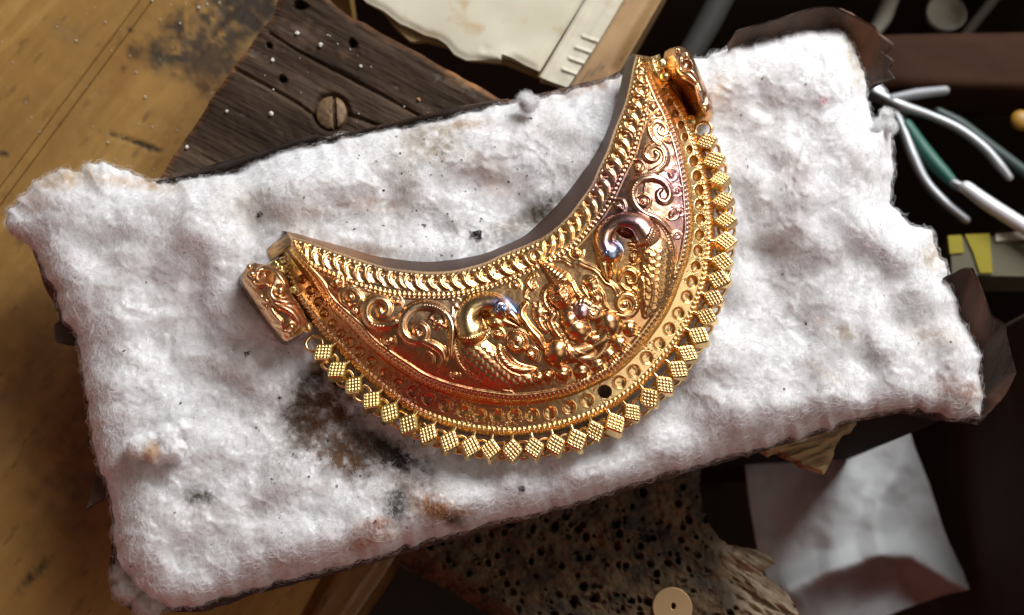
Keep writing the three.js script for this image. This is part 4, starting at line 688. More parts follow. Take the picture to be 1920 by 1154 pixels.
// tufts that lie loose on the pad
function tuft(px, py, balls, label, stain, seed) { // a small cloud of cotton: rounded lumps run together, with loose hairs
  const outline = [];
  for (let k = 0; k < 80; k++) { const a = k / 80 * 2 * Math.PI, c = Math.cos(a), e = Math.sin(a); let r = 3; for (const [x, y, q] of balls) { const dx = x - px, dy = y - py, along = dx * c + dy * e, off = Math.abs(-dx * e + dy * c); if (off < q) r = Math.max(r, along + Math.sqrt(q * q - off * off)); } r *= 1 + 0.16 * fbm(c * 3 + seed, e * 3, seed, 3); outline.push([px + r * c, py + r * e]); }
  const floor = Math.min(...balls.map((q) => q[3])) - 0.4;
  const top = (x, y, d) => { let h = 0; for (const [bx, by, r, lift] of balls) { const q = Math.hypot(x - bx, y - by) / (r * 1.15); if (q < 1) { const z = (lift - floor) + r * 0.085 * Math.sqrt(1 - q * q); h = Math.log(Math.exp(h * 4) + Math.exp(z * 4)) / 4; } } return floor + h * smooth(0, 14, d) + 0.5 * fbm(x / 13, y / 13, seed, 3) * smooth(0, 8, d) + 0.12 * fbm(x / 4, y / 4, seed + 1, 2); };
  const tint = (x, y) => { const w = stain ? clamp(1.5 - Math.hypot(x - stain[0], (y - stain[1]) * 0.8) / stain[2] + 0.5 * noise(x / 5, y / 5, 9)) : 0; return mix3(stain === 0 ? [0.62, 0.58, 0.54] : [0.90, 0.89, 0.89], [0.80, 0.55, 0.28], clamp(w) * 0.8); };
  const g = field(outline, 2, top, floor - 0.6, 0, tint), m = mesh('cotton_tuft', g, cotton), pix = g.userData.pix;
  tag(m, label, 'cotton tuft');
  fibres(g, g.userData.nTop, 2600, m, seed + 50, () => 0.9, (i) => tint(pix[i][0], pix[i][1]), 0.8);
}
tuft(300, 835, [[262, 838, 25, 1.5], [290, 850, 22, 1.6], [322, 842, 27, 1.8], [312, 818, 24, 2.0], [340, 800, 18, 1.4], [282, 826, 18, 2.2]], 'loose white cotton tuft with a yellow spot on the lower left of the pad', [284, 848, 13], 410);
tuft(992, 187, [[986, 190, 13, -0.4], [998, 194, 11, -0.8], [990, 198, 12, -0.5]], 'small grey-white cotton ball on the top edge of the pad', null, 411);
tuft(1660, 225, [[1662, 214, 9, -3], [1668, 236, 10, -3.5], [1650, 236, 10, -3]], 'ragged white cotton wisp sticking out of the right edge of the pad', null, 412);
tuft(245, 1110, [[240, 1105, 28, -9], [275, 1128, 30, -9.5], [225, 1075, 20, -9]], 'dirty grey cotton wisp hanging from the bottom left corner', 0, 413);
// soot crumbs and specks
const soot = new THREE.MeshStandardMaterial({ color: new THREE.Color().setRGB(0.018, 0.016, 0.015), roughness: 0.8 });
function crumb(px, py, r, seed, lift = 0.3) {
  const g = new THREE.IcosahedronGeometry(r * 1e-4, 3), p = g.attributes.position;
  for (let i = 0; i < p.count; i++) { const a = p.getX(i) * 1e4 / r, b = p.getY(i) * 1e4 / r, e = p.getZ(i) * 1e4 / r, k = 1 + 0.6 * noise(a * 1.7 + b, e * 1.7 - b, seed); p.setXYZ(i, p.getX(i) * k, p.getY(i) * k * 0.6, p.getZ(i) * k); }
  g.computeVertexNormals();
  const d = nearPoly(px, py, padLine)[0], h = padHeight(px, py, d);
  return [g, at(px, py, h + lift)];
}
for (const [x, y, r, label] of [[893, 441, 9, 'black soot crumb on the cotton inside the crescent'], [487, 403, 5, 'small flat black flake on the cotton above the left tip'], [978, 916, 5, 'tiny black crumb on the cotton below the lozenges'], [463, 664, 5, 'thin black flake on the cotton beside the left end piece']]) { const [g, p] = crumb(x, y, r, x); const m = mesh('soot_crumb', g, soot); m.position.copy(p); tag(m, label, 'crumb'); }
{
  const rand = rng(77), g = new THREE.IcosahedronGeometry(1, 1), mm = [], M = new THREE.Matrix4(), E = new THREE.Euler(), Q = new THREE.Quaternion();
  for (let k = 0; k < 520; k++) {
    let x = 60 + rand() * 1760, y = 60 + rand() * 1060;
    if (k < 170) { x = 640 + 500 * rand(); y = 210 + 290 * rand(); } else if (k < 300) { x = 480 + 400 * rand(); y = 640 + 360 * rand(); }
    if (!insidePoly(x, y, padLine) || insidePoly(x, y, crescent)) continue;
    const d = nearPoly(x, y, padLine)[0]; if (d < 14) continue;
    const s = (0.9 + 2.2 * rand() ** 3) * 1e-4, p = at(x, y, padHeight(x, y, d) + 0.06);
    Q.setFromEuler(E.set(rand() * 6, rand() * 6, rand() * 6)); M.compose(p, Q, new THREE.Vector3(s * (0.7 + rand()), s * 0.6, s)); mm.push(M.clone());
  }
  const im = new THREE.InstancedMesh(g, soot, mm.length); mm.forEach((m, i) => im.setMatrixAt(i, m)); im.name = 'soot_specks'; tag(im, 'fine black soot specks scattered over the white cotton', 'soot', null, 'stuff'); scene.add(im);
}
// ------------------------------------------------------------------ the rusty sheet-iron tray under the cotton
const rustMap = texture(512, 512, (u, v) => { const n = tiled(u, v, 12, 12, 251, 5, 0.6), m = tiled(u, v, 5, 5, 252, 4); return mix3(mix3([0.035, 0.026, 0.022], [0.10, 0.055, 0.035], clamp(0.5 + n)), [0.20, 0.075, 0.03], clamp(m * 1.6 - 0.35)); }, true);
const rustBump = texture(512, 512, (u, v) => { const n = 0.5 + 0.5 * tiled(u, v, 30, 30, 253, 4, 0.7); return [n, n, n]; });
for (const t of [rustMap, rustBump]) t.repeat.set(22, 22);
const rust = new THREE.MeshStandardMaterial({ map: rustMap, bumpMap: rustBump, bumpScale: 0.0003, roughness: 0.72, metalness: 0.25, side: THREE.DoubleSide });
const tray = tag(base('rusty_tray'), 'bent rusty sheet-iron tray holding the cotton pad', 'tray');
{
  const outline = roughen([[60, 470], [66, 430], [110, 395], [295, 340], [330, 322], [440, 305], [590, 258], [700, 240], [850, 210], [955, 186], [1000, 178], [1170, 138], [1340, 110], [1380, 66], [1530, 18], [1580, 14], [1640, 52], [1640, 110], [1612, 170], [1622, 230], [1655, 300], [1655, 380], [1740, 440], [1790, 530], [1840, 640], [1850, 700], [1852, 770], [1836, 796], [1760, 788], [1690, 774], [1610, 790], [1480, 832], [1300, 884], [1100, 944], [900, 998], [740, 1044], [600, 1084], [480, 1114], [380, 1148], [250, 1148], [214, 1120], [204, 1060], [212, 1000], [205, 930], [160, 955], [184, 890], [182, 850], [160, 760], [150, 650], [104, 642], [100, 610], [116, 600], [84, 540]], 10, 3, 14, 255);
  const g = field(outline, 8, (x, y) => -10.3 + 0.25 * fbm(x / 60, y / 60, 256, 2), -11.2);
  const m = new THREE.Mesh(g, rust); m.name = 'floor_sheet'; m.castShadow = m.receiveShadow = true; tray.add(m);
  // bent-up edges: strips between an inner line on the sheet and an outer free edge
  const flap = (name, pairs, thick = 0.9) => { // pairs of [inner x, y, h] and [outer x, y, h]
    const n = 90, m2 = 12, A = new THREE.CatmullRomCurve3(pairs.map((p) => new THREE.Vector3(...p[0])), false, 'catmullrom', 0.1), B = new THREE.CatmullRomCurve3(pairs.map((p) => new THREE.Vector3(...p[1])), false, 'catmullrom', 0.1), pos = [], uv = [], idx = [], v = new THREE.Vector3();
    for (let s = 0; s < 2; s++) for (let i = 0; i <= n; i++) for (let k = 0; k <= m2; k++) { const a = A.getPoint(i / n), b = B.getPoint(i / n), t = k / m2, w = (0.5 + 0.5 * t) * 3 * fbm(i / 7 + t, t * 3, 260, 3), x = lerp(a.x, b.x, t) + (k === m2 ? w : 0), y = lerp(a.y, b.y, t) + (k === m2 ? w : 0); at(x, y, lerp(a.z, b.z, t) + 0.5 * fbm(x / 30, y / 30, 261, 3), v); pos.push(v.x, v.y - s * thick * 0.001, v.z); uv.push(v.x, v.z + v.y); }
    const row = m2 + 1, off = (n + 1) * row;
    for (let i = 0; i < n; i++) for (let k = 0; k < m2; k++) { const a = i * row + k; idx.push(a, a + 1, a + row, a + 1, a + row + 1, a + row, off + a, off + a + row, off + a + 1, off + a + 1, off + a + row, off + a + row + 1); }
    for (let i = 0; i < n; i++) { const a = i * row + m2; idx.push(a, off + a, a + row, a + row, off + a, off + a + row); }
    for (const e of [0, n]) for (let k = 0; k < m2; k++) { const a = e * row + k; idx.push(a, a + 1, off + a, off + a, a + 1, off + a + 1); }
    const f = new THREE.Mesh(toFlat(geometryOf(pos, idx, { uv })), rust); f.name = tName(name); f.castShadow = f.receiveShadow = true; tray.add(f);
  };
  const toFlat = (q) => q, tName = partName();
  flap('bent_edge', [[[1368, 104, -9], [1366, 82, -4]], [[1390, 90, -9], [1378, 60, -3]], [[1450, 76, -9], [1452, 37, -2]], [[1530, 62, -9], [1528, 13, -2]], [[1570, 62, -9], [1562, 12, -2]], [[1596, 90, -9], [1606, 30, -2]], [[1606, 110, -9], [1640, 48, -2.5]], [[1612, 130, -9], [1650, 62, -3]], [[1616, 140, -9.5], [1679, 83, -3.5]]]);
  flap('torn_corner', [[[1610, 120, -9], [1660, 76, -4]], [[1616, 135, -9.5], [1655, 96, -5]], [[1618, 150, -9.5], [1676, 112, -5]], [[1620, 155, -9.5], [1668, 130, -6]], [[1622, 165, -9.5], [1678, 146, -6]], [[1622, 180, -9.7], [1636, 158, -7]]]);
  flap('bent_edge', [[[1762, 530, -9], [1772, 522, -3]], [[1775, 545, -9], [1800, 504, -2]], [[1786, 560, -9], [1826, 504, -2]], [[1800, 600, -9], [1846, 550, -2]], [[1815, 630, -9], [1862, 592, -2]], [[1830, 660, -9.5], [1886, 606, -2]], [[1836, 690, -9.5], [1890, 640, -2]], [[1840, 710, -9.5], [1906, 700, -2.5]], [[1842, 740, -9.5], [1884, 742, -4]], [[1842, 770, -9.7], [1860, 772, -6]], [[1836, 790, -9.7], [1838, 796, -9]]]);
  flap('bent_edge', [[[296, 348, -9.5], [292, 342, -7]], [[380, 334, -9.5], [374, 318, -6]], [[470, 308, -9.5], [462, 292, -5]], [[560, 276, -9.5], [556, 262, -5]], [[592, 268, -9.5], [594, 250, -4.5]], [[612, 266, -9.5], [616, 258, -6]], [[700, 248, -9.5], [690, 238, -6]], [[850, 218, -9.5], [840, 204, -6]], [[958, 194, -9.5], [954, 186, -8]]]);
}
// ------------------------------------------------------------------ the bench and what lies around
const dirDeg = (x, y) => Math.atan2(y, x);
const woodTex = (seed, dark, mid, light, rings, extra) => texture(1024, 1024, (u, v) => {
  const w = v + 0.02 * tiled(u, v, 2, 6, seed, 3), g = tiled(u, w, 2, rings, seed + 1, 4, 0.6), f = tiled(u, v, 6, rings * 5, seed + 2, 3, 0.7);
  let c = mix3(dark, mid, clamp(0.55 + 0.9 * g + 0.4 * f)); c = mix3(c, light, clamp(g * 1.2 - 0.1 + 0.3 * f));
  return extra ? extra(c, u, v, g, f) : c;
}, true);
// yellow bench top of two planks and a narrow edge strip; the grain runs up to the right
const benchGrain = dirDeg(284, -381);
const benchMap = woodTex(501, [0.25, 0.13, 0.032], [0.36, 0.20, 0.052], [0.45, 0.27, 0.082], 9, (c, u, v, g, f) => {
  const blot = tiled(u, v, 5, 5, 511, 4), fleck = tiled(u, v, 22, 60, 513, 3, 0.7);
  c = mix3(c, [0.24, 0.11, 0.025], clamp(blot * 1.2) * 0.6);
  return mix3(c, [0.09, 0.05, 0.02], clamp(fleck * 2.2 - 0.85) * 0.7);
});
benchMap.repeat.set(9, 9);
const benchBump = texture(512, 512, (u, v) => { const n = 0.5 + 0.35 * tiled(u, v, 5, 70, 515, 3) + 0.25 * tiled(u, v, 40, 40, 516, 3); return [n, n, n]; });
benchBump.repeat.set(9, 9);
const benchStainsAndShade = [[400, 60, 90, 55, -0.3, [0.055, 0.032, 0.018], 1.05, 16], [470, 20, 60, 40, 0, [0.035, 0.02, 0.012], 1.2, 14], [330, 110, 60, 30, 0.3, [0.05, 0.03, 0.02], 0.9, 12], [420, 120, 60, 30, 0.2, [0.07, 0.04, 0.02], 0.9, 12], [250, 95, 12, 14, 0, [0.05, 0.035, 0.02], 0.9, 6], [300, 115, 20, 12, 0, [0.06, 0.05, 0.03], 0.7, 6], [230, 128, 5, 5, 0, [0.04, 0.03, 0.02], 1.1, 4], [6, 288, 5, 6, 0, [0.03, 0.025, 0.02], 1.2, 4], [243, 55, 4, 4, 0, [0.05, 0.03, 0.02], 1, 4], [130, 60, 30, 18, 0.3, [0.25, 0.16, 0.07], 0.6, 9], [390, 160, 40, 20, 0.4, [0.10, 0.05, 0.02], 0.8, 10], [80, 700, 120, 160, 0.5, [0.16, 0.08, 0.03], 0.45, 30], [150, 900, 60, 120, 0.5, [0.1, 0.05, 0.02], 0.5, 30], [60, 1080, 40, 8, -0.8, [0.04, 0.025, 0.015], 0.8, 8], [250, 266, 46, 3.2, 0.3, [0.03, 0.02, 0.012], 1.3, 7], [272, 273, 24, 4.5, 0.35, [0.02, 0.014, 0.01], 1.4, 6]];  // the two large lower-left patches paint the shade of the tray
const benchTint = (px, py) => {
  let c = [1, 1, 1];
  for (const [x, y, rx, ry, a, k, w, g] of benchStainsAndShade) {
    const dx = px - x, dy = py - y, ca = Math.cos(a), sa = Math.sin(a), q = ((dx * ca + dy * sa) / rx) ** 2 + ((-dx * sa + dy * ca) / ry) ** 2;
    if (q > 5) continue;
    const n = fbm(px / g, py / g, 520 + Math.round(x) % 7, 4, 0.65), t = clamp(w * (smooth(2, 0.2, Math.sqrt(q)) * (1 + 1.2 * n) - 0.12 + 0.2 * n));
    c = mix3(c, [k[0] / 0.34, k[1] / 0.18, k[2] / 0.05], t);
  }
  return c;
};
const benchMat = new THREE.MeshStandardMaterial({ map: benchMap, bumpMap: benchBump, bumpScale: 0.00025, roughness: 0.5, vertexColors: true });
const bench = tag(base('workbench'), 'worn yellow wooden workbench top under everything at the left', 'workbench');
{
  // seams where the photograph shows the double dark lines
  const BY = -34, seam1 = [[-180, 590], [0, 350], [262, 0], [320, -76]], seam2 = [[-180, 630], [0, 384], [286, 0], [344, -76]], edge = [[380, 1480], [560, 1154], [610, 1062], [700, 920], [820, 720], [700, 300], [660, 60], [640, -90]];
  const groove = (x, y) => { let h = 0; for (const [s, d] of [[seam1, 0.5], [seam2, 0.7]]) { const n = nearPoly(x, y, s, false)[0]; if (n < 2.6) h = -d * (1 - n / 2.6); } return h; };
  const scratches = [[[208, 252], [235, 262], [270, 272], [292, 282]]];
  const plank = (outline, step, seed) => { const m = new THREE.Mesh(field(outline, step, (x, y, d) => BY + 0.12 * fbm(x / 40, y / 40, seed, 3) - (nearPoly(x, y, scratches[0], false)[0] < 4 ? 0.6 * (1 - nearPoly(x, y, scratches[0], false)[0] / 4) : 0), BY - 22, benchGrain, (x, y) => benchTint(x, y)), benchMat); m.name = bName('plank'); m.castShadow = m.receiveShadow = true; bench.add(m); };
  const bName = partName(), o = 0.9;
  plank([[-260, -90], ...seam1.slice().reverse().map(([x, y]) => [x - o, y - o]), [-260, 700]].filter(Boolean), 9, 531);
  plank([...seam1.map(([x, y]) => [x + o, y + o]), ...seam2.slice().reverse().map(([x, y]) => [x - o, y - o])], 5, 532);
  plank([...seam2.map(([x, y]) => [x + o, y + o]), ...edge.slice().reverse(), [-260, 1480], [-260, 740]], 7, 533);
  const strip = mesh('edge_strip', field([[384, 1480], [564, 1156], [614, 1066], [704, 924], [800, 950], [745, 1036], [720, 1080], [664, 1160], [480, 1480]], 5, (x, y, d) => BY - 0.6 - 2.2 * smooth(26, 0, d) + 0.2 * fbm(x / 30, y / 30, 534, 3), BY - 24, benchGrain, () => [0.55, 0.48, 0.5]), benchMat, bench); strip.castShadow = true;
  strip.name = 'edge_strip';
}
// dark hardwood block with a slotted screw, upper left
const blockGrain = dirDeg(350, 190);
const blockMap = woodTex(541, [0.026, 0.016, 0.010], [0.062, 0.039, 0.026], [0.12, 0.078, 0.050], 14, (c, u, v, g, f) => { c = mix3(c, [0.20, 0.12, 0.06], clamp(tiled(u, v, 6, 12, 545, 4) * 1.5 - 0.5) * 0.8); return mix3(c, [0.26, 0.24, 0.22], clamp(tiled(u, v, 14, 16, 546, 4, 0.7) * 2.2 - 1.0) * 0.45); });
blockMap.repeat.set(14, 14);
const blockBump = texture(512, 512, (u, v) => { const n = 0.5 + 0.5 * tiled(u, v, 5, 60, 547, 4, 0.6); return [n, n, n]; });
blockBump.repeat.set(14, 14);
const blockMat = new THREE.MeshPhysicalMaterial({ specularIntensity: 0.2, map: blockMap, bumpMap: blockBump, bumpScale: 0.0006, roughness: 0.75, vertexColors: true });
{
  const block = tag(base('wooden_block'), 'dark old wooden block with a slotted screw beside the cotton at the top left', 'wooden block'), name = partName();
  const BH = -15, cracks = [[[440, 130], [500, 162], [560, 196], [598, 226]], [[505, 62], [560, 98], [640, 140], [720, 182], [800, 226]], [[650, 215], [720, 240], [790, 262]]];
  const holes = [[563, 12, 13, 9], [661, 83, 7, 9], [530, 150, 8, 7], [505, 86, 4, 4], [1000, 10, 1, 1]];
  const top = (x, y, d) => {
    let h = BH + 0.35 * fbm(x / 60, y / 60, 551, 3) + 0.12 * fbm(x / 9, y / 9, 552, 2) - 0.9 * smooth(9, 0, d);
    for (const c of cracks) { const n = nearPoly(x, y, c, false)[0]; if (n < 4) h -= 0.9 * (1 - n / 4); }
    for (const [hx, hy, rx, ry] of holes) { const q = ((x - hx) / rx) ** 2 + ((y - hy) / ry) ** 2; if (q < 1) h -= 2.6 * (1 - q) ** 0.4; }
    const s = Math.hypot(x - 621, y - 212); if (s < 40) h -= 1.1 * smooth(40, 31, s);
    return h;
  };
  const tint = (x, y, h, d) => { const edge = clamp(1 - d / 12 + 0.5 * noise(x / 14, y / 8, 553)) * smooth(16, 4, d), dust = clamp(1.5 - Math.hypot((x - 555) / 55, (y - 70) / 22) + 0.8 * fbm(x / 12, y / 12, 554, 3)) * 0.6; return mix3(mix3([1, 1, 1], [3.2, 2.4, 1.7], clamp(edge) * 0.8), [4.2, 4.2, 4.4], clamp(dust) * 0.55); };
  const m = mesh('board', field(roughen([[508, 34], [540, -40], [560, -60], [640, 20], [760, 86], [880, 152], [972, 204], [1000, 240], [900, 300], [420, 400], [290, 360], [302, 330], [400, 180]], 12, 3, 30, 555), 4, top, -33.5, blockGrain, tint), blockMat, block);
  m.name = name('board');
  // the screw: a domed rusty head with a sawn slot
  const N = 60, screw = field(Array.from({ length: 60 }, (_, i) => [621 + 29 * Math.cos(i / 60 * 2 * Math.PI), 212 + 31 * Math.sin(i / 60 * 2 * Math.PI)]), 1.5, (x, y, d) => { const c = Math.abs((x - 627) * 0.995 - (y - 212) * 0.05); return BH - 0.4 + 0.9 * Math.sqrt(clamp(d / 29) * (2 - clamp(d / 29))) - (c < 3.4 ? 1.2 : 0) + 0.1 * fbm(x / 6, y / 6, 557, 3); }, BH - 1.6, 0, (x, y) => mix3([0.11, 0.065, 0.035], [0.21, 0.125, 0.06], clamp(0.5 + fbm(x / 9, y / 9, 558, 3))));
  const sm = mesh('screw', screw, new THREE.MeshStandardMaterial({ vertexColors: true, roughness: 0.65, metalness: 0.3 }), block); sm.name = name('screw');
  const clay = new THREE.MeshStandardMaterial({ color: new THREE.Color().setRGB(0.62, 0.60, 0.55), roughness: 0.85 });
  const wad = (x, y, big, h, label, mat = clay) => { const r = big * 0.52; const g = new THREE.IcosahedronGeometry(r * 1e-4, 4), p = g.attributes.position; for (let i = 0; i < p.count; i++) { const a = p.getX(i) / r * 1e4, b = p.getY(i) / r * 1e4, c = p.getZ(i) / r * 1e4, k = 1 + 0.35 * noise(a * 1.5 + b, c * 1.5 - b, x); p.setXYZ(i, p.getX(i) * k, p.getY(i) * k * 0.7, p.getZ(i) * k); } g.computeVertexNormals(); const w = mesh('white_crumb', g, mat); w.position.copy(at(x, y, h)); tag(w, label, 'crumb'); };
  wad(508, 213, 9, BH + 0.5, 'round cream crumb on the dark block left of the screw'); wad(601, 84, 8, BH + 0.4, 'white crumb on the dark block near its upper hole'); wad(557, 62, 9, BH + 0.4, 'irregular white crumb on the top left of the dark block'); wad(511, 112, 7, BH + 0.4, 'grey-white crumb on the dark block near its left edge'); wad(425, 209, 6, BH + 0.4, 'small white fluff on the dark block midway along its left side'); wad(350, 276, 7, BH + 0.3, 'pale crumb on the dark block near the cotton'); wad(676, 124, 6, BH + 0.4, 'small white crumb on the dark block right of the dust patch'); wad(785, 187, 7, BH + 0.3, 'orange crumb on the dark block near the cotton', new THREE.MeshStandardMaterial({ color: new THREE.Color().setRGB(0.45, 0.22, 0.08), roughness: 0.8 }));
  const lint = new THREE.IcosahedronGeometry(1, 1), rand = rng(91), mm = [], M = new THREE.Matrix4();
  for (const [x, y, r] of [[142, 76, 4], [197, 41, 3], [337, 44, 4], [272, 182, 4], [255, 135, 3], [285, 238, 3], [202, 267, 4], [285, 0, 5], [372, 14, 5], [388, 8, 4], [411, 5, 4], [23, 116, 2], [260, 232, 2], [174, 237, 2], [323, 90, 2]]) mm.push(M.clone().makeScale(r * 0.6e-4, r * 0.5e-4, r * 0.6e-4).setPosition(at(x, y, -33.7)));
  for (let k = 0; k < 36; k++) { const x = rand() * 480, y = rand() * 330, s = (0.7 + rand()) * 1e-4; mm.push(M.clone().makeScale(s, s, s).setPosition(at(x, y, -33.9))); }
  for (let k = 0; k < 24; k++) { const x = 480 + rand() * 350, y = 40 + rand() * 190, s = (0.7 + 1.3 * rand()) * 1e-4; if (y > 30 + (x - 560) * 0.55) mm.push(M.clone().makeScale(s, s, s).setPosition(at(x, y, BH + 0.2))); }
  const im = new THREE.InstancedMesh(lint, clay, mm.length); mm.forEach((q, i) => im.setMatrixAt(i, q)); im.name = 'lint_specks'; tag(im, 'tiny white lint specks on the bench and the dark block', 'lint', null, 'stuff'); scene.add(im);
}
// aged paper, ridged strip and yellowish board at the top
const paperMap = texture(1024, 1024, (u, v) => { const a = tiled(u, v, 7, 7, 561, 5, 0.6), b = tiled(u, v, 18, 18, 562, 4, 0.6); let c = mix3([0.52, 0.47, 0.35], [0.60, 0.55, 0.43], clamp(0.5 + a)); c = mix3(c, [0.42, 0.29, 0.14], clamp(b * 2.0 - 0.5) * 0.65); return mix3(c, [0.55, 0.46, 0.30], clamp(a * 1.5 - 0.2) * 0.5); }, true);
paperMap.repeat.set(12, 12);
const paperMat = new THREE.MeshStandardMaterial({ map: paperMap, roughness: 0.8, side: THREE.DoubleSide, vertexColors: true });
const paperBack = new THREE.MeshStandardMaterial({ map: paperMap, color: new THREE.Color().setRGB(0.55, 0.42, 0.26), roughness: 0.85, side: THREE.DoubleSide });
{
  const book = tag(base('paper_folder'), 'stained cream paper folder with torn edge behind the dark block', 'paper'), name = partName(), PH = -24;
  const torn = [[600, -130], [640, -60], [664, -20], [687, 4], [719, 20], [734, 32], [750, 44], [765, 50], [797, 66], [820, 72], [836, 82], [852, 102], [864, 108], [875, 113], [892, 113], [914, 112], [928, 110], [940, 112], [930, 104], [912, 95], [930, 97], [960, 108], [985, 122], [1012, 134], [1100, -8], [1160, -130]];
  const a = mesh('torn_sheet', field(torn, 5, (x, y, d) => PH + 0.5 * fbm(x / 120, y / 120, 563, 2) - 0.5 * smooth(14, 0, d) + 1.6 * Math.exp(-(((x - 935) / 26) ** 2 + ((y - 104) / 12) ** 2)), PH - 1.2, 0.3, () => [1, 1, 1]), paperMat, book); a.name = name('torn_sheet');
  const b = mesh('lower_sheet', field([[590, -130], [700, 0], [745, 55], [770, 78], [800, 76], [842, 88], [880, 112], [945, 118], [1000, 140], [1064, 169], [1110, 80], [1230, -130]], 8, (x, y) => PH - 2.2 + 0.3 * fbm(x / 90, y / 90, 564, 2), PH - 3.4, 0.3), paperBack, book); b.name = name('lower_sheet');
  const stripOutline = [[1160, -125], [1098, -2], [1012, 144], [1030, 152], [1064, 164], [1120, 82], [1170, -2], [1240, -125]];
  const s = mesh('ridged_strip', field(stripOutline, 2.5, (x, y, d) => { const along = (x - 1012) * 0.51 - (y - 144) * 0.86, across = (x - 1012) * 0.86 + (y - 144) * 0.51; let h = PH + 1.1 + 0.7 * Math.exp(-(((across - 6) / 7) ** 2)) + 0.25 * Math.exp(-(((across - 44) / 5) ** 2)); for (const q of [28, 52, 76, 100]) if (across > 28) h += 0.45 * Math.exp(-(((along - q - 0.2 * across) / 2.6) ** 2)); return h + 0.15 * fbm(x / 30, y / 30, 565, 2); }, PH - 1, 0.3, (x, y) => [1.05, 1.05, 1.08]), paperMat, book); s.name = name('ridged_strip');
  const board = mesh('pale_board', field([[1250, -130], [1172, -2], [1066, 168], [1110, 160], [1164, 132], [1240, 0], [1310, -130]], 6, (x, y, d) => PH - 1 - 2.5 * smooth(24, 0, nearPoly(x, y, [[1164, 132], [1240, 0], [1310, -130]], false)[0]) + 0.2 * fbm(x / 60, y / 60, 566, 2), PH - 12, benchGrain), new THREE.MeshStandardMaterial({ map: benchMap, color: new THREE.Color().setRGB(0.95, 1.0, 1.5), roughness: 0.7 }));
  board.name = numbered('pale_board'); tag(board, 'yellowish wooden slat along the right of the paper folder', 'board');
}
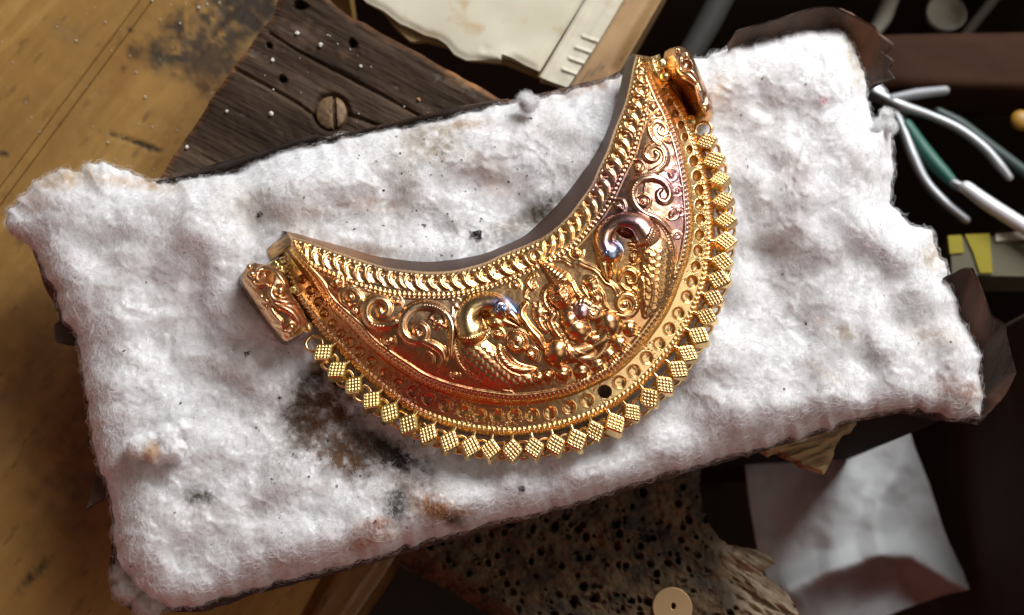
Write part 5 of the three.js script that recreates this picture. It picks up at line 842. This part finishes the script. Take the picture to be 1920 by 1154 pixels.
// pitted charring block at the bottom, with a washer on it
{
  const block = tag(base('pitted_block'), 'dark pitted wooden soldering block with splintered end below the cotton', 'wooden block'), name = partName(), TH = -32, rand = rng(701), pits = [];
  for (let k = 0; k < 620; k++) { const x = 760 + rand() * 720, y = 850 + rand() * 330, r = 2.2 + 8 * rand() ** 2.4; if (Math.hypot(x - 1260, y - 1140) > 46) pits.push([x, y, r, 0.7 + rand() * 0.5, rand() * 3, k]); }
  for (const [x, y, r] of [[1094, 1102, 11], [1172, 1063, 9], [1098, 1007, 8], [1115, 1122, 12], [1075, 1130, 12], [995, 1053, 7], [1230, 1077, 9], [1200, 1025, 8], [1270, 1052, 8], [914, 1056, 8], [950, 1095, 7], [1040, 985, 8], [1205, 925, 9], [1160, 1000, 9], [1290, 975, 9], [828, 1018, 6], [840, 1050, 7]]) pits.push([x, y, r, 1.5, 0, 1]);
  const cells = new Map(); for (const p of pits) for (let a = Math.floor((p[0] - p[2]) / 30); a <= (p[0] + p[2]) / 30; a++) for (let b = Math.floor((p[1] - p[2]) / 30); b <= (p[1] + p[2]) / 30; b++) { const k = a * 1000 + b; if (!cells.has(k)) cells.set(k, []); cells.get(k).push(p); }
  const outline = roughen([[725, 1046], [760, 1010], [900, 930], [1100, 880], [1318, 840], [1312, 900], [1318, 950], [1332, 990], [1348, 1012], [1372, 1022], [1410, 1030], [1443, 1044], [1456, 1056], [1440, 1066], [1428, 1076], [1452, 1094], [1474, 1112], [1490, 1132], [1500, 1152], [1510, 1260], [960, 1260], [905, 1150], [850, 1110], [790, 1084]], 7, 5, 12, 702);
  const splint = (x, y) => smooth(1330, 1385, x - (y - 1040) * 0.35) * smooth(985, 1030, y);
  const top = (x, y, d) => {
    let h = TH + 0.7 * fbm(x / 70, y / 70, 703, 3) + 0.8 * fbm(x / 16, y / 16, 704, 3) - 1.4 * smooth(16, 0, d) - 7 * smooth(0, 1, clamp(((850 - x) * 0.55 + (y - 1060) * 0.8) / 60));
    const s = splint(x, y), g = x * 0.55 + y * -0.83;
    h += s * (-1.2 + 1.8 * fbm(g / 9, (x * 0.83 + y * 0.55) / 60, 705, 3) - 2 * smooth(1400, 1480, x));
    const a = cells.get(Math.floor(x / 30) * 1000 + Math.floor(y / 30));
    if (a) for (const [px, py, r, e, t, k] of a) { const q = Math.hypot((x - px) * (1 + 0.25 * Math.cos(t)), (y - py) * (1 + 0.25 * Math.sin(t))) / r + 0.22 * noise((x + k * 9) / 5, y / 5, k); if (q < 1) h -= (1 - s) * e * Math.min(2.0, 0.22 * r) * (1 - q * q) ** 1.3; else if (q < 1.5) h += (1 - s) * Math.min(0.4, 0.06 * r) * (1 - Math.abs(q - 1.25) / 0.25); }
    return h;
  };
  const tint = (x, y, h) => { const n = fbm(x / 40, y / 40, 711, 4), m = fbm(x / 8, y / 8, 712, 3); let c = mix3([0.045, 0.031, 0.021], [0.13, 0.085, 0.045], clamp(0.5 + 0.9 * n + 0.6 * m)); c = mix3(c, [0.028, 0.030, 0.036], clamp(0.9 * fbm(x / 60, y / 50, 713, 3))); return mix3(c, mix3([0.34, 0.26, 0.18], [0.14, 0.09, 0.05], clamp(0.4 + 1.1 * fbm((x * 0.55 - y * 0.83) / 7, (x * 0.83 + y * 0.55) / 50, 714, 3))), splint(x, y)); };
  const m = mesh('block', field(outline, 2.6, top, -46, 0, tint), new THREE.MeshPhysicalMaterial({ vertexColors: true, roughness: 0.85, specularIntensity: 0.4, bumpMap: rustBump, bumpScale: 0.0002 }), block); m.name = name('pitted_top');
  const washer = new THREE.Shape(); washer.absarc(0, 0, 0.00385, 0, Math.PI * 2); const hole = new THREE.Path(); hole.absellipse(0.0002, 0.0003, 0.00062, 0.0008, 0, Math.PI * 2, true); washer.holes.push(hole);
  const wm = mesh('brass_washer', new THREE.ExtrudeGeometry(washer, { depth: 0.0011, bevelEnabled: true, bevelSize: 0.00018, bevelThickness: 0.00018, bevelSegments: 3, curveSegments: 48 }).rotateX(-Math.PI / 2), new THREE.MeshStandardMaterial({ color: new THREE.Color().setRGB(0.50, 0.33, 0.17), metalness: 0.75, roughness: 0.5, bumpMap: goldBump, bumpScale: 0.000015 }));
  wm.position.copy(at(1260, 1140, TH + 0.4)); wm.rotation.z = 0.03; tag(wm, 'flat round brass washer with small centre hole on the pitted block', 'washer');
  const pivot = mesh('split_wood', field(roughen([[1412, 846], [1440, 800], [1600, 780], [1606, 796], [1594, 812], [1578, 818], [1570, 834], [1562, 858], [1552, 878], [1543, 892], [1525, 884], [1500, 876], [1470, 858], [1452, 852], [1440, 858], [1425, 848]], 6, 3, 9, 721), 2.2, (x, y, d) => -16 + 1.1 * fbm((x * 0.3 + y * 0.95) / 10, (x * 0.95 - y * 0.3) / 70, 722, 3) - 1.2 * smooth(8, 0, d), -18, 0, (x, y) => mix3([0.20, 0.13, 0.06], [0.42, 0.30, 0.14], clamp(0.5 + 1.0 * fbm((x * 0.3 + y * 0.95) / 6, (x * 0.95 - y * 0.3) / 40, 723, 3)))), new THREE.MeshStandardMaterial({ vertexColors: true, roughness: 0.8 }));
  tag(pivot, 'splintered tan piece of wood poking out under the lower cotton edge', 'wood piece');
}
// crumpled white paper deeper down at the lower right
{
  const outline = roughen([[1392, 800], [1396, 860], [1402, 910], [1412, 980], [1420, 1030], [1440, 1090], [1480, 1130], [1510, 1170], [1560, 1190], [1640, 1164], [1700, 1142], [1760, 1120], [1818, 1106], [1806, 1070], [1780, 1020], [1756, 950], [1736, 890], [1716, 840], [1704, 800], [1690, 760], [1500, 740]], 10, 2, 22, 731);
  const creases = [[[1480, 1106], [1560, 1070], [1650, 1040], [1710, 1042], [1816, 1106], 5], [[1652, 1034], [1642, 980], [1646, 940], [1690, 870], [1704, 800], 3], [[1600, 900], [1570, 960], [1560, 1060], 1.5], [[1410, 900], [1420, 1010], 1.5]];
  const fold = creases[0].slice(0, 5);
  const top = (x, y) => {
    let h = -96 + 1.5 * fbm(x / 90, y / 90, 732, 3);
    for (const c of creases) { const n = nearPoly(x, y, c.slice(0, -1), false)[0], k = c[c.length - 1]; h += k * Math.exp(-((n / 26) ** 2)); }
    const ridgeY = (() => { for (let i = 0; i + 1 < fold.length; i++) if (x >= fold[i][0] && x <= fold[i + 1][0]) return lerp(fold[i][1], fold[i + 1][1], (x - fold[i][0]) / (fold[i + 1][0] - fold[i][0])); return 1106; })();
    return h + 0.3 * fbm(x / 26 + 0.5 * fbm(x / 60, y / 60, 735, 2), y / 40, 734, 3) - 7 * smooth(0, 90, y - ridgeY) + 5 * smooth(1640, 1560, x) * smooth(1050, 850, y);
  };
  const m = mesh('crumpled_paper', field(outline, 3.5, top, null), new THREE.MeshPhysicalMaterial({ color: new THREE.Color().setRGB(0.62, 0.625, 0.62), roughness: 0.75, transmission: 0.25, thickness: 0, side: THREE.DoubleSide }));
  tag(m, 'creased white paper sheet lying in the dark below the bench', 'paper');
}
// pliers, steel rod, yellow-banded box, beam and cups in the dark to the right
const steel = new THREE.MeshStandardMaterial({ color: new THREE.Color().setRGB(0.42, 0.42, 0.43), metalness: 0.8, roughness: 0.5 });
{
  const pl = tag(base('pliers'), 'open steel pliers with two curved handles right of the cotton', 'pliers'), name = partName(), Q = -60;
  const h1 = mesh('handle', tube([at(1640, 168, Q), at(1668, 196, Q), at(1692, 240, Q), at(1712, 292, Q), at(1736, 340, Q), at(1770, 378, Q), at(1812, 412, Q)], [0.0010, 0.0014, 0.0012, 0.0014, 0.0012, 0.0012, 0.0011], 12, 60), steel, pl); h1.name = name('handle');
  const h2 = mesh('handle', tube([at(1640, 172, Q + 1.5), at(1690, 198, Q + 1.5), at(1745, 217, Q + 1), at(1800, 243, Q + 1), at(1848, 280, Q + 1), at(1876, 312, Q + 1), at(1893, 333, Q + 1)], [0.001, 0.0014, 0.0011, 0.0012, 0.0013, 0.0013, 0.001], 12, 60), steel, pl); h2.name = name('handle');
  const pv = mesh('pivot', new THREE.CylinderGeometry(0.0012, 0.0014, 0.004, 20).translate(...at(1644, 170, Q - 1).toArray()), new THREE.MeshStandardMaterial({ color: new THREE.Color().setRGB(0.10, 0.10, 0.10), metalness: 0.7, roughness: 0.5 }), pl); pv.name = name('pivot');
  const jaws = mesh('jaw', tube([at(1650, 178, Q), at(1610, 150, Q), at(1570, 128, Q)], [0.0022, 0.0018, 0.0008], 12, 20), steel, pl); jaws.name = name('jaw');
  const green = new THREE.MeshStandardMaterial({ color: new THREE.Color().setRGB(0.02, 0.11, 0.08), roughness: 0.5 });
  const tool = tag(base('green_tool'), 'dark green handled tool with a bright steel shaft at the right edge', 'hand tool'), tn = partName();
  const g1 = mesh('grip', tube([at(1700, 235, -60), at(1735, 285, -60), at(1770, 325, -59), at(1797, 352, -58)], [0.0016, 0.0019, 0.0017, 0.0010], 12, 30), green, tool); g1.name = tn('grip');
  const g2 = mesh('shaft', tube([at(1812, 352, -56), at(1850, 380, -56), at(1900, 412, -56), at(1990, 470, -56)], [0.0016, 0.0018, 0.0018, 0.0018], 16, 30), new THREE.MeshStandardMaterial({ color: new THREE.Color().setRGB(0.8, 0.8, 0.81), roughness: 0.4, metalness: 0.25 }), tool); g2.name = tn('shaft');
  const g3 = mesh('ferrule', tube([at(1788, 342, -57.5), at(1816, 358, -56.5)], [0.0009, 0.0013], 12, 8), steel, tool); g3.name = tn('ferrule');
  const g4 = mesh('tool_handle', tube([at(1760, 210, -64), at(1800, 232, -64), at(1850, 270, -64), at(1930, 330, -64)], [0.0012, 0.0016, 0.0016, 0.0016], 12, 30), new THREE.MeshStandardMaterial({ color: new THREE.Color().setRGB(0.03, 0.05, 0.045), roughness: 0.5 })); tag(g4, 'dark rubber tool handle lying behind the curved steel pliers', 'hand tool');
  const g5 = mesh('grey_bar', tube([at(1672, 184, -58), at(1720, 176, -58), at(1772, 170, -57)], [0.0010, 0.0014, 0.0012], 12, 20), new THREE.MeshStandardMaterial({ color: new THREE.Color().setRGB(0.30, 0.30, 0.31), roughness: 0.6, metalness: 0.4 })); tag(g5, 'short grey metal bar lying above the pliers against the brown beam', 'metal bar');
  // the box: clear olive plastic with two yellow bands
  const bx = tag(base('banded_box'), 'small olive plastic box with yellow bands at the right edge', 'box'), bn = partName();
  const quad = (n, list, y, drop, mat) => { const m = mesh(n, field(list, 6, () => y, drop), mat, bx); m.name = bn(n); };
  const yellow = new THREE.MeshStandardMaterial({ color: new THREE.Color().setRGB(0.26, 0.21, 0.008), roughness: 0.8 }), olive = new THREE.MeshStandardMaterial({ color: new THREE.Color().setRGB(0.085, 0.072, 0.035), roughness: 0.7 });
  quad('box_body', [[1782, 446], [1990, 438], [1990, 520], [1786, 516]], -60, -74, olive);
  quad('yellow_band', [[1778, 442], [1804, 441], [1808, 474], [1782, 476]], -59.5, -61, yellow);
  quad('yellow_band', [[1810, 440], [1856, 438], [1862, 512], [1838, 512], [1826, 474]], -59.4, -61, yellow);
  quad('box_rim', [[1868, 438], [1990, 430], [1990, 446], [1868, 452]], -59.2, -61, new THREE.MeshStandardMaterial({ color: new THREE.Color().setRGB(0.42, 0.36, 0.26), roughness: 0.4 }));
  quad('orange_foot', [[1800, 520], [1990, 522], [1990, 532], [1800, 532]], -68, -74, new THREE.MeshStandardMaterial({ color: new THREE.Color().setRGB(0.30, 0.15, 0.02), roughness: 0.6 }));
  const knob = mesh('amber_cap', new THREE.SphereGeometry(0.0028, 20, 14).scale(1, 0.7, 1), new THREE.MeshStandardMaterial({ color: new THREE.Color().setRGB(0.35, 0.18, 0.02), roughness: 0.5 })); knob.position.copy(at(1916, 226, -66)); tag(knob, 'small round amber cap at the right edge beside the tool handle', 'cap');
  const beamMat = new THREE.MeshPhysicalMaterial({ map: woodTex(741, [0.020, 0.008, 0.004], [0.032, 0.013, 0.007], [0.045, 0.020, 0.010], 6), roughness: 0.8, specularIntensity: 0.2 });
  beamMat.map.repeat.set(8, 8);
  const beam = mesh('brown_beam', field([[1540, 72], [1700, 64], [2010, 60], [2010, 172], [1800, 166], [1540, 160]], 10, (x, y, d) => -62 - 1.5 * smooth(10, 0, d) + 0.3 * fbm(x / 40, y / 40, 742, 2), -80, 0), beamMat); tag(beam, 'dark reddish brown wooden beam behind the upper right tray corner', 'beam');
  const china = new THREE.MeshStandardMaterial({ color: new THREE.Color().setRGB(0.48, 0.45, 0.38), roughness: 0.6 });
  const dish = (x, y, h, r, hh) => new THREE.LatheGeometry([[0, 0], [r * 0.6, 0], [r * 0.9, hh * 0.4], [r, hh], [r * 0.93, hh], [r * 0.82, hh * 0.45], [r * 0.5, hh * 0.14], [0, hh * 0.12]].map(([a, b]) => new THREE.Vector2(a, b)), 32).translate(...at(x, y, h).toArray());
  tag(mesh('china_dish', dish(1766, 36, -90, 0.0056, 0.004), china), 'small beige dish in the dark above the brown beam', 'dish');
  tag(mesh('pale_tube', tube([at(1640, 60, -86), at(1656, 34, -86), at(1670, 0, -86), at(1690, -40, -86)], [0.0018, 0.0024, 0.0022, 0.0022], 14, 24), china), 'pale tube standing in the dark behind the tray corner', 'tube');
  tag(mesh('dark_rail', tube([at(1290, 110, -50), at(1330, 40, -50), at(1380, -60, -50)], [0.003, 0.0032, 0.0032], 14, 20), new THREE.MeshStandardMaterial({ color: new THREE.Color().setRGB(0.018, 0.015, 0.012), roughness: 0.8 })), 'dark round rail in the shade right of the wooden slat', 'rail');
}
// unseen block under the tray and drawer boards, placed to shade paper and floor
{
  const m = mesh('unseen_support_block', field([[980, 420], [1300, 330], [1560, 300], [1720, 470], [1786, 560], [1832, 680], [1806, 772], [1500, 790], [1300, 800], [1000, 800]], 40, () => -12, -140), new THREE.MeshPhysicalMaterial({ color: new THREE.Color().setRGB(0.03, 0.02, 0.014), roughness: 0.9, specularIntensity: 0.2 }));
  tag(m, 'dark wooden block carrying the tray from below', 'support block');
  const well = tag(base('shading_drawer_well'), 'deep wooden drawer well under the bench, to the right', 'drawer'), wn = partName(), wood = new THREE.MeshStandardMaterial({ map: woodTex(751, [0.045, 0.028, 0.018], [0.075, 0.046, 0.028], [0.11, 0.07, 0.044], 7), roughness: 0.85 });
  wood.map.repeat.set(3, 3);
  const board = (n, x0, x1, y0, y1, z0, z1) => { const q = mesh(n, new RoundedBoxGeometry(x1 - x0, y1 - y0, z1 - z0, 2, 0.002), wood, well); q.position.set((x0 + x1) / 2, (y0 + y1) / 2, (z0 + z1) / 2); q.name = wn(n); };
  board('shading_side_board', 0.119, 0.136, -0.70, -0.014, -0.012, 0.34); board('shading_side_board', 0.142, 0.158, -0.70, -0.072, -0.118, -0.014); board('shading_back_board', -0.30, 0.142, -0.70, -0.040, -0.136, -0.119); board('shading_front_board', -0.04, 0.119, -0.70, 0.0, 0.20, 0.216);  // boards block light; the front one keeps red bounce off the paper
}
// the floor far below
const ground = mesh('floor', new THREE.PlaneGeometry(3, 3).rotateX(-Math.PI / 2).translate(0, -0.70, 0), new THREE.MeshPhysicalMaterial({ color: new THREE.Color().setRGB(0.09, 0.07, 0.055), roughness: 0.95 }));
ground.userData.kind = 'structure';
// out of view: window, doorway, red cloth and wall, placed to light and tint the gold
{
  const w = tag(base('unseen_window'), 'white framed workshop window shining down on the bench from the upper right', 'window'), name = partName();
  w.position.copy(WIN); w.lookAt(0, 0, 0); w.updateMatrixWorld();
  const frameMat = new THREE.MeshStandardMaterial({ color: 0x6b6259, roughness: 0.7 });
  const bar = (n, x, y, bw, bh) => { const b = mesh(n, new RoundedBoxGeometry(bw, bh, 0.04, 2, 0.004), frameMat, w); b.position.set(x, y, -0.03); b.name = name(n); };
  bar('frame', 0, WIN_H / 2 + 0.025, WIN_W + 0.1, 0.05); bar('frame', 0, -WIN_H / 2 - 0.025, WIN_W + 0.1, 0.05); bar('frame', WIN_W / 2 + 0.025, 0, 0.05, WIN_H); bar('frame', -WIN_W / 2 - 0.025, 0, 0.05, WIN_H);
  const pane = mesh('pane', new THREE.PlaneGeometry(WIN_W, WIN_H), new THREE.MeshStandardMaterial({ color: 0x000000, emissive: new THREE.Color().setRGB(0.96, 0.985, 1), emissiveIntensity: 1.5, roughness: 0.3 }), w); pane.position.z = -0.01; pane.name = name('pane'); pane.castShadow = false;
  const d = tag(base('unseen_doorway'), 'bright open doorway behind the photographer, to the right', 'doorway'), dn = partName();
  d.position.copy(DOOR); d.lookAt(0, 0, 0); d.updateMatrixWorld();
  const jamb = (x, y, bw, bh) => { const k = mesh('jamb', new RoundedBoxGeometry(bw, bh, 0.08, 2, 0.006), frameMat, d); k.position.set(x, y, -0.06); k.name = dn('jamb'); };
  jamb(-DOOR_W / 2 - 0.04, 0, 0.08, DOOR_H + 0.16); jamb(DOOR_W / 2 + 0.04, 0, 0.08, DOOR_H + 0.16); jamb(0, DOOR_H / 2 + 0.04, DOOR_W, 0.08); jamb(0, -DOOR_H / 2 - 0.04, DOOR_W, 0.08);
  const sheet = mesh('daylight', new THREE.PlaneGeometry(DOOR_W, DOOR_H), new THREE.MeshStandardMaterial({ color: 0x000000, emissive: new THREE.Color().setRGB(1, 0.93, 0.84), emissiveIntensity: 0.3, roughness: 0.5 }), d); sheet.position.z = -0.02; sheet.name = dn('daylight'); sheet.castShadow = false;
  const folds = new THREE.PlaneGeometry(0.62, 0.5, 120, 20), p = folds.attributes.position;
  for (let i = 0; i < p.count; i++) p.setZ(i, 0.012 * Math.sin(p.getX(i) * 46) + 0.006 * fbm(p.getX(i) * 20, p.getY(i) * 6, 801, 2));
  folds.computeVertexNormals();
  const cloth = mesh('unseen_red_cloth', folds, new THREE.MeshStandardMaterial({ color: new THREE.Color().setRGB(0.52, 0.025, 0.018), roughness: 0.9, side: THREE.DoubleSide })); cloth.position.set(-0.20, 0.20, 0.34); cloth.rotation.y = Math.PI - 0.25; tag(cloth, 'red cloth hanging before the near side of the bench', 'cloth');  // stands in for unseen red clothing mirrored in the gold
  const wall = mesh('unseen_wall', new THREE.BoxGeometry(0.06, 1.1, 1.6).translate(-0.75, 0.35, 0), new THREE.MeshStandardMaterial({ color: new THREE.Color().setRGB(0.62, 0.55, 0.46), roughness: 0.9 })); wall.userData.kind = 'structure';  // unseen wall, placed to reflect light onto the left faces of the gold
}
renderer.render(scene, camera);
